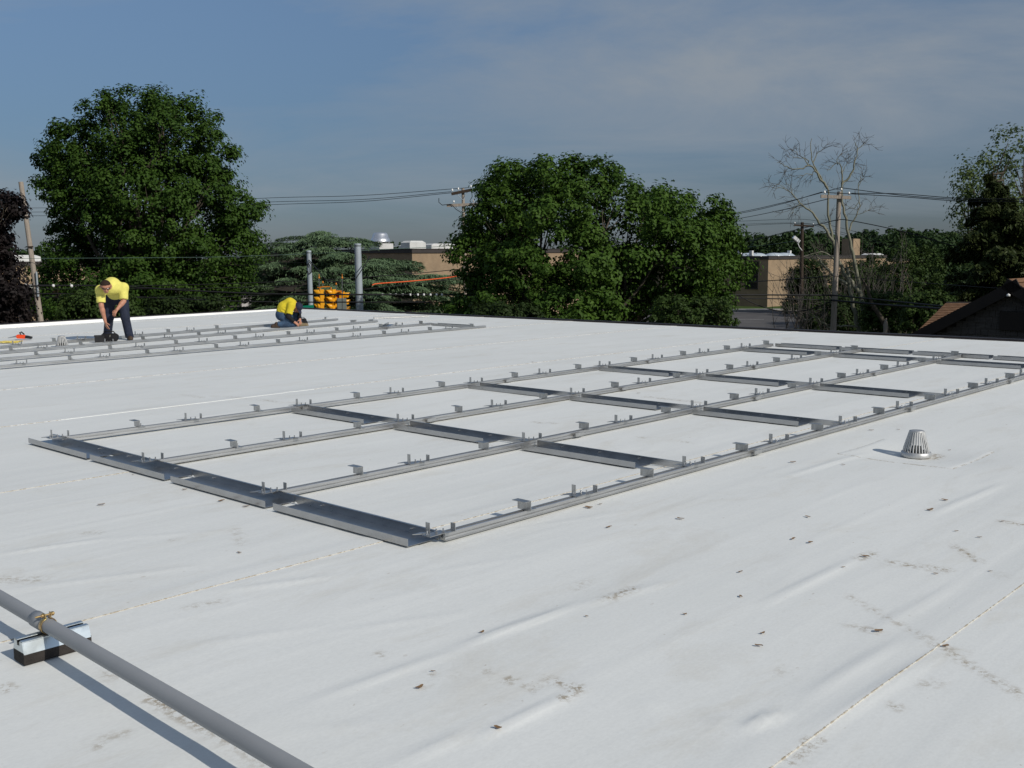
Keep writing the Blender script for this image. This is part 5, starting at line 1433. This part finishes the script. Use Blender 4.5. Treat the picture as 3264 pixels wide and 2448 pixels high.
def hand(S, w, d, pn, size=1.0, curl=.5, thumb=1):
    """w wrist, d pointing direction, pn palm normal; thumb=+1/-1 picks the side"""
    w = np.array(w, float); d = norm(np.array(d, float)); pn = np.array(pn, float); pn = norm(pn-d*(pn@d)); s_ = np.cross(d, pn)*thumb
    z = size
    for o in (-.024, 0, .024): S.cap(w+s_*o*.5*z, w+d*.085*z+s_*o*z, .015*z, .013*z, .012)
    for o, L in ((-.030,.058),(-.011,.075),(.010,.080),(.031,.072)):
        a = w+d*.088*z+s_*o*z; d1 = norm(d*math.cos(curl)+pn*math.sin(curl)); d2 = norm(d*math.cos(2.1*curl)+pn*math.sin(2.1*curl))
        m_ = a+d1*L*.5*z; S.cap(a, m_, .0095*z, .0088*z, .006); S.cap(m_, m_+d2*L*.5*z, .0088*z, .0075*z, .004)
    a = w+d*.03*z+s_*.03*z; m_ = a+norm(d*.6+s_*.7+pn*.35)*.042*z; S.cap(a, m_, .013*z, .0105*z, .01); S.cap(m_, m_+norm(d*.85+s_*.1+pn*.5)*.034*z, .0105*z, .008*z, .004)
def ball(S, c, r, k=.01, sc=(1,1,1)): S.cap(c, np.array(c)+1e-4, r, r, k, sc)

# bent worker
rootp = np.array([-8.00, 21.22, 0])
p1 = empty('person', rootp, math.radians(20.6), 'worker in yellow t-shirt and navy trousers bending down over a tool bag', 'person')
hr, kr, ar = (.12,.10,.83), (.15,-.03,.47), (.215,-.04,.10)
hl, kl, al = (-.13,.12,.83), (-.15,.06,.47), (-.21,.20,.10)
pel, wai, che, nb_ = (.0,.10,.88), (-.02,-.10,1.03), (-.07,-.32,1.10), (-.12,-.45,1.10)
shL, shR = (-.285,-.38,1.03), (.145,-.36,1.07)
elL, wrL = (-.285,-.44,.72), (-.225,-.42,.40); elR, wrR = (.135,-.42,.80), (.0,-.50,.64)
hc = np.array((-.185,-.60,1.115)); fw = norm(np.array((.12,-.72,-.62))); u_ = np.array((0,-.60,.80)); u_ = norm(u_-fw*(u_@fw)); sd_ = np.cross(fw, u_)
S = SDF((-.5,-.9,-.02), (.45,.5,1.35), .0085)
S.cap(pel, wai, .135, .125, .04); S.cap(wai, che, .125, .14, .04); S.cap(che, nb_, .13, .08, .04); S.cap(nb_, hc-u_*.05, .058, .055, .02)
S.cap(shL, shR, .075, .075, .04)
for h_, k_, a_ in ((hr,kr,ar),(hl,kl,al)): S.cap(h_, k_, .085, .06, .03); S.cap(k_, a_, .058, .042, .02)
for s_, e_, w_ in ((shL,elL,wrL),(shR,elR,wrR)): S.cap(s_, e_, .06, .046, .03); S.cap(e_, np.array(e_)+.3*(np.array(w_)-e_), .047, .048, .02); S.cap(np.array(e_)+.3*(np.array(w_)-e_), w_, .047, .029, .02)
hand(S, wrL, (.22,-.02,-.97), (.8,.5,.1), 1.0, .25, 1); hand(S, wrR, (-.55,-.25,-.8), (.1,.6,-.7), 1.0, .55, -1)
ball(S, hc+u_*.02, .094, .02); S.cap(hc+fw*.02, hc-u_*.085+fw*.055, .078, .048, .03); S.cap(hc+fw*.085+u_*.005, hc+fw*.112-u_*.035, .010, .016, .01)
S.cap(hc+fw*.088-u_*.075-sd_*.02, hc+fw*.088-u_*.075+sd_*.02, .011, .011, .01); S.cap(hc+fw*.08+u_*.03-sd_*.035, hc+fw*.08+u_*.03+sd_*.035, .016, .016, .012)
for q in (-1, 1): S.cap(hc+sd_*q*.09+u_*.02, hc+sd_*q*.098-u_*.03, .018, .014, .008)
S.mesh('body', M['skin'], p1)
S = SDF((-.45,-.2,.03), (.45,.5,1.15), .0095)
S.cap(pel, wai, .158, .14, .04, cut=(np.array(wai)*.6+np.array(pel)*.4, np.array(wai)-pel))
for h_, k_, a_ in ((hr,kr,ar),(hl,kl,al)):
    k2 = np.array(k_); a2 = np.array(a_); S.cap(h_, k2, .118, .088, .05); S.cap(k2, a2+[0,0,-.04], .085, .082, .03, cut=(a2-[0,0,.055], (0,0,-1)))
    for q in range(3): S.cap(k2+[-.06,-.05,.05-.05*q], k2+[.06,-.07,.03-.05*q], .014, .014, .02)
    S.cap(a2+[-.05,-.06,.03], a2+[.06,-.05,.015], .016, .016, .02)
S.mesh('trousers', M['navy'], p1)
S = SDF((-.55,-.75,.55), (.45,.35,1.4), .0095)
hem = np.array(pel)*.55+np.array(wai)*.45
S.cap(np.array(pel)+.0, wai, .168, .160, .05, cut=(hem-.0, np.array(pel)-wai)); S.cap(wai, che, .160, .172, .05); S.cap(che, nb_, .165, .085, .05, cut=(np.array(nb_)+norm(np.array(nb_)-che)*.03, np.array(nb_)-che))
S.cap(shL, shR, .098, .098, .06)
for s_, e_, q in ((shL,elL,.80),(shR,elR,.86)):
    s_, e_ = np.array(s_), np.array(e_); en = s_+(e_-s_)*q; S.cap(s_, en, .090, .086, .04, cut=(en, e_-s_))
for q in range(6): S.cap(np.array((-.20+.06*q,-.47+.03*q,1.00-.01*q)), np.array((-.10+.045*q,-.20,.89+.01*q)), .010, .018, .022)
for q in range(4): S.cap(np.array((.02+.05*q,-.42,1.13-.03*q)), np.array((.10+.035*q,-.10,1.12-.04*q)), .012, .012, .03)
for q in range(3): S.cap(np.array((-.36,-.44,.93-.05*q)), np.array((-.22,-.47,.90-.05*q)), .012, .010, .02)
S.mesh('shirt', M['shirt1'], p1)
S = SDF(hc-.16, hc+.16, .007); ball(S, hc+u_*.024, .099, .01); S.clip(hc+u_*.045+fw*.02, -(u_*.85-fw*.45)); S.mesh('hair', M['hair'], p1)
S = SDF(hc-.16, hc+.16, .006)
for q in (-1, 1): S.cap(hc+fw*.092+sd_*q*.018+u_*.006, hc+fw*.086+sd_*q*.052+u_*.006, .017, .016, .006); S.cap(hc+fw*.082+sd_*q*.066+u_*.01, hc+sd_*q*.102+u_*.02, .007, .006, .004)
S.cap(hc+fw*.1-sd_*.02+u_*.012, hc+fw*.1+sd_*.02+u_*.012, .007, .007, .005); S.mesh('sunglasses', M['glasses'], p1)
def boot(parent, a, d, m, L=.25):
    a = np.array(a, float); d = norm(np.array(d, float)); S = SDF(np.minimum(a, a+d*L)-.14, np.maximum(a, a+d*L)+.14, .008)
    g0 = np.array((a[0], a[1], .0)); S.cap(a, g0+[0,0,.055], .05, .052, .03); S.cap(g0+[0,0,.045]-d*.04, g0+d*(L-.10)+[0,0,.042], .046, .046, .03); S.cap(g0+[0,0,.03]-d*.05, g0+d*(L-.09)+[0,0,.03], .04, .045, .02); S.clip((0,0,.004), (0,0,-1))
    return S.mesh('boot', m, parent)
boot(p1, ar, (.12,-1,0), M['shoe']); boot(p1, al, (-.15,-1,0), M['shoe'])

# kneeling worker
rootp = np.array([-5.30, 24.80, 0])
p2 = empty('person', rootp, math.radians(12), 'kneeling worker in yellow t-shirt, jeans and navy cap bent over a rail', 'person')
hn, kn, an = (-.14,-.09,.27), (.12,-.17,.085), (-.24,-.14,.085); hf, kf, af = (-.12,.09,.28), (.17,.10,.27), (.27,.12,.10)
pel, mid, che, nk = (-.14,0,.30), (-.075,0,.46), (.06,-.01,.555), (.165,-.03,.545)
sn, sf = (.075,-.17,.51), (.16,.15,.50); en, wn_ = (.005,-.235,.27), (.145,-.27,.135); ef, wf = (.25,.12,.32), (.275,-.06,.185)
hc = np.array((.225,-.06,.475)); fw = norm(np.array((.30,-.22,-.93))); u_ = np.array((.80,-.45,.35)); u_ = norm(u_-fw*(u_@fw)); sd_ = np.cross(fw, u_)
S = SDF((-.5,-.5,-.03), (.55,.4,.85), .0085)
S.cap(pel, mid, .13, .12, .04); S.cap(mid, che, .12, .12, .04); S.cap(che, nk, .11, .065, .04); S.cap(nk, hc, .055, .055, .02); S.cap(sn, sf, .065, .065, .04)
for a, b, c in ((hn,kn,an),(hf,kf,af)): S.cap(a, b, .08, .058, .03); S.cap(b, c, .055, .04, .02)
for a, b, c in ((sn,en,wn_),(sf,ef,wf)): S.cap(a, b, .052, .043, .02); S.cap(b, c, .044, .029, .02)
hand(S, wn_, (.80,.10,-.60), (-.3,.6,-.7), 1.0, .5, 1); hand(S, wf, (.1,-.62,-.78), (-.6,.3,-.5), 1.0, .55, -1)
ball(S, hc+u_*.02, .092, .02); S.cap(hc+fw*.02, hc-u_*.08+fw*.05, .075, .046, .03); S.cap(hc+fw*.085, hc+fw*.11-u_*.035, .010, .015, .01)
for q in (-1, 1): S.cap(hc+sd_*q*.088+u_*.01, hc+sd_*q*.096-u_*.03, .018, .014, .008)
S.mesh('body', M['skin'], p2)
S = SDF((-.5,-.4,-.02), (.5,.4,.6), .0095)
S.cap(pel, mid, .152, .135, .04, cut=(np.array(pel)*.5+np.array(mid)*.5, np.array(mid)-pel))
for a, b, c in ((hn,kn,an),(hf,kf,af)): S.cap(a, b, .108, .082, .04); S.cap(b, np.array(c), .08, .068, .03, cut=(np.array(c), np.array(c)-b))
S.clip((0,0,.004), (0,0,-1)); S.mesh('trousers', M['jeans'], p2)
S = SDF((-.45,-.5,.12), (.5,.45,.85), .0095)
S.cap(pel, mid, .160, .155, .05, cut=(np.array(pel)*.75+np.array(mid)*.25, np.array(pel)-mid)); S.cap(mid, che, .155, .140, .05); S.cap(che, nk, .135, .075, .05, cut=(np.array(nk)+[.02,-.0,0], np.array(nk)-che)); S.cap(sn, sf, .088, .088, .05)
for a, b, q in ((sn,en,.78),(sf,ef,.6)):
    a, b = np.array(a), np.array(b); e_ = a+(b-a)*q; S.cap(a, e_, .082, .082, .04, cut=(e_, b-a))
for q in range(5): S.cap((-.15+.05*q,-.16,.40+.045*q), (-.03+.05*q,-.165,.33+.05*q), .012, .014, .02)
for q in range(3): S.cap((-.22+.05*q,-.08,.44+.06*q), (-.16+.06*q,.10,.46+.06*q), .012, .012, .03)
S.mesh('shirt', M['shirt2'], p2)
S = SDF((-.3,-.5,.02), (.5,.4,.7), .0085)
for a, b, c in ((sn,en,wn_),(sf,ef,wf)):
    a, b, c = np.array(a), np.array(b), np.array(c); S.cap(a+(b-a)*.5, b, .060, .056, .02); S.cap(b, c, .055, .042, .02, cut=(c-(c-b)*.04, c-b))
S.mesh('undershirt_sleeves', M['black'], p2)
S = SDF(hc-.24, hc+.24, .0075)
ball(S, hc+u_*.03, .103, .01); S.clip(hc+u_*.012, -u_)
bc = hc+u_*.022+fw*.085
for q in range(5): S.cap(bc+fw*.018*q-sd_*(.066-.006*q), bc+fw*.018*q+sd_*(.066-.006*q), .011, .011, .008)
S.mesh('cap', M['cap'], p2)
boot(p2, (-.27,-.14,.09), (-.9,.0,0), M['shoe'], .18); boot(p2, af, (.95,-.15,0), M['shoe2'])
# tool bag beside him
p = ats(860+1330/12.76, 930+1330/12.76, 25.4); p[2] = 0
r = empty('tool_bag', p, .3, 'small black tool bag beside the kneeling worker', 'tool bag')
S = SDF((-.2,-.16,-.02), (.2,.16,.25), .012); S.cap((-.07,0,.06), (.07,0,.06), .065, .06, .02); S.cap((-.06,.01,.12), (.05,-.01,.13), .045, .05, .03); S.clip((0,0,.004), (0,0,-1)); S.mesh('bag_body', M['black'], r)
mb = MB(); mb.tube([(-.06,0,.15),(-.04,0,.20),(.04,0,.20),(.06,0,.15)], .009, 6); mb.build('handle', M['blackplastic'], r)
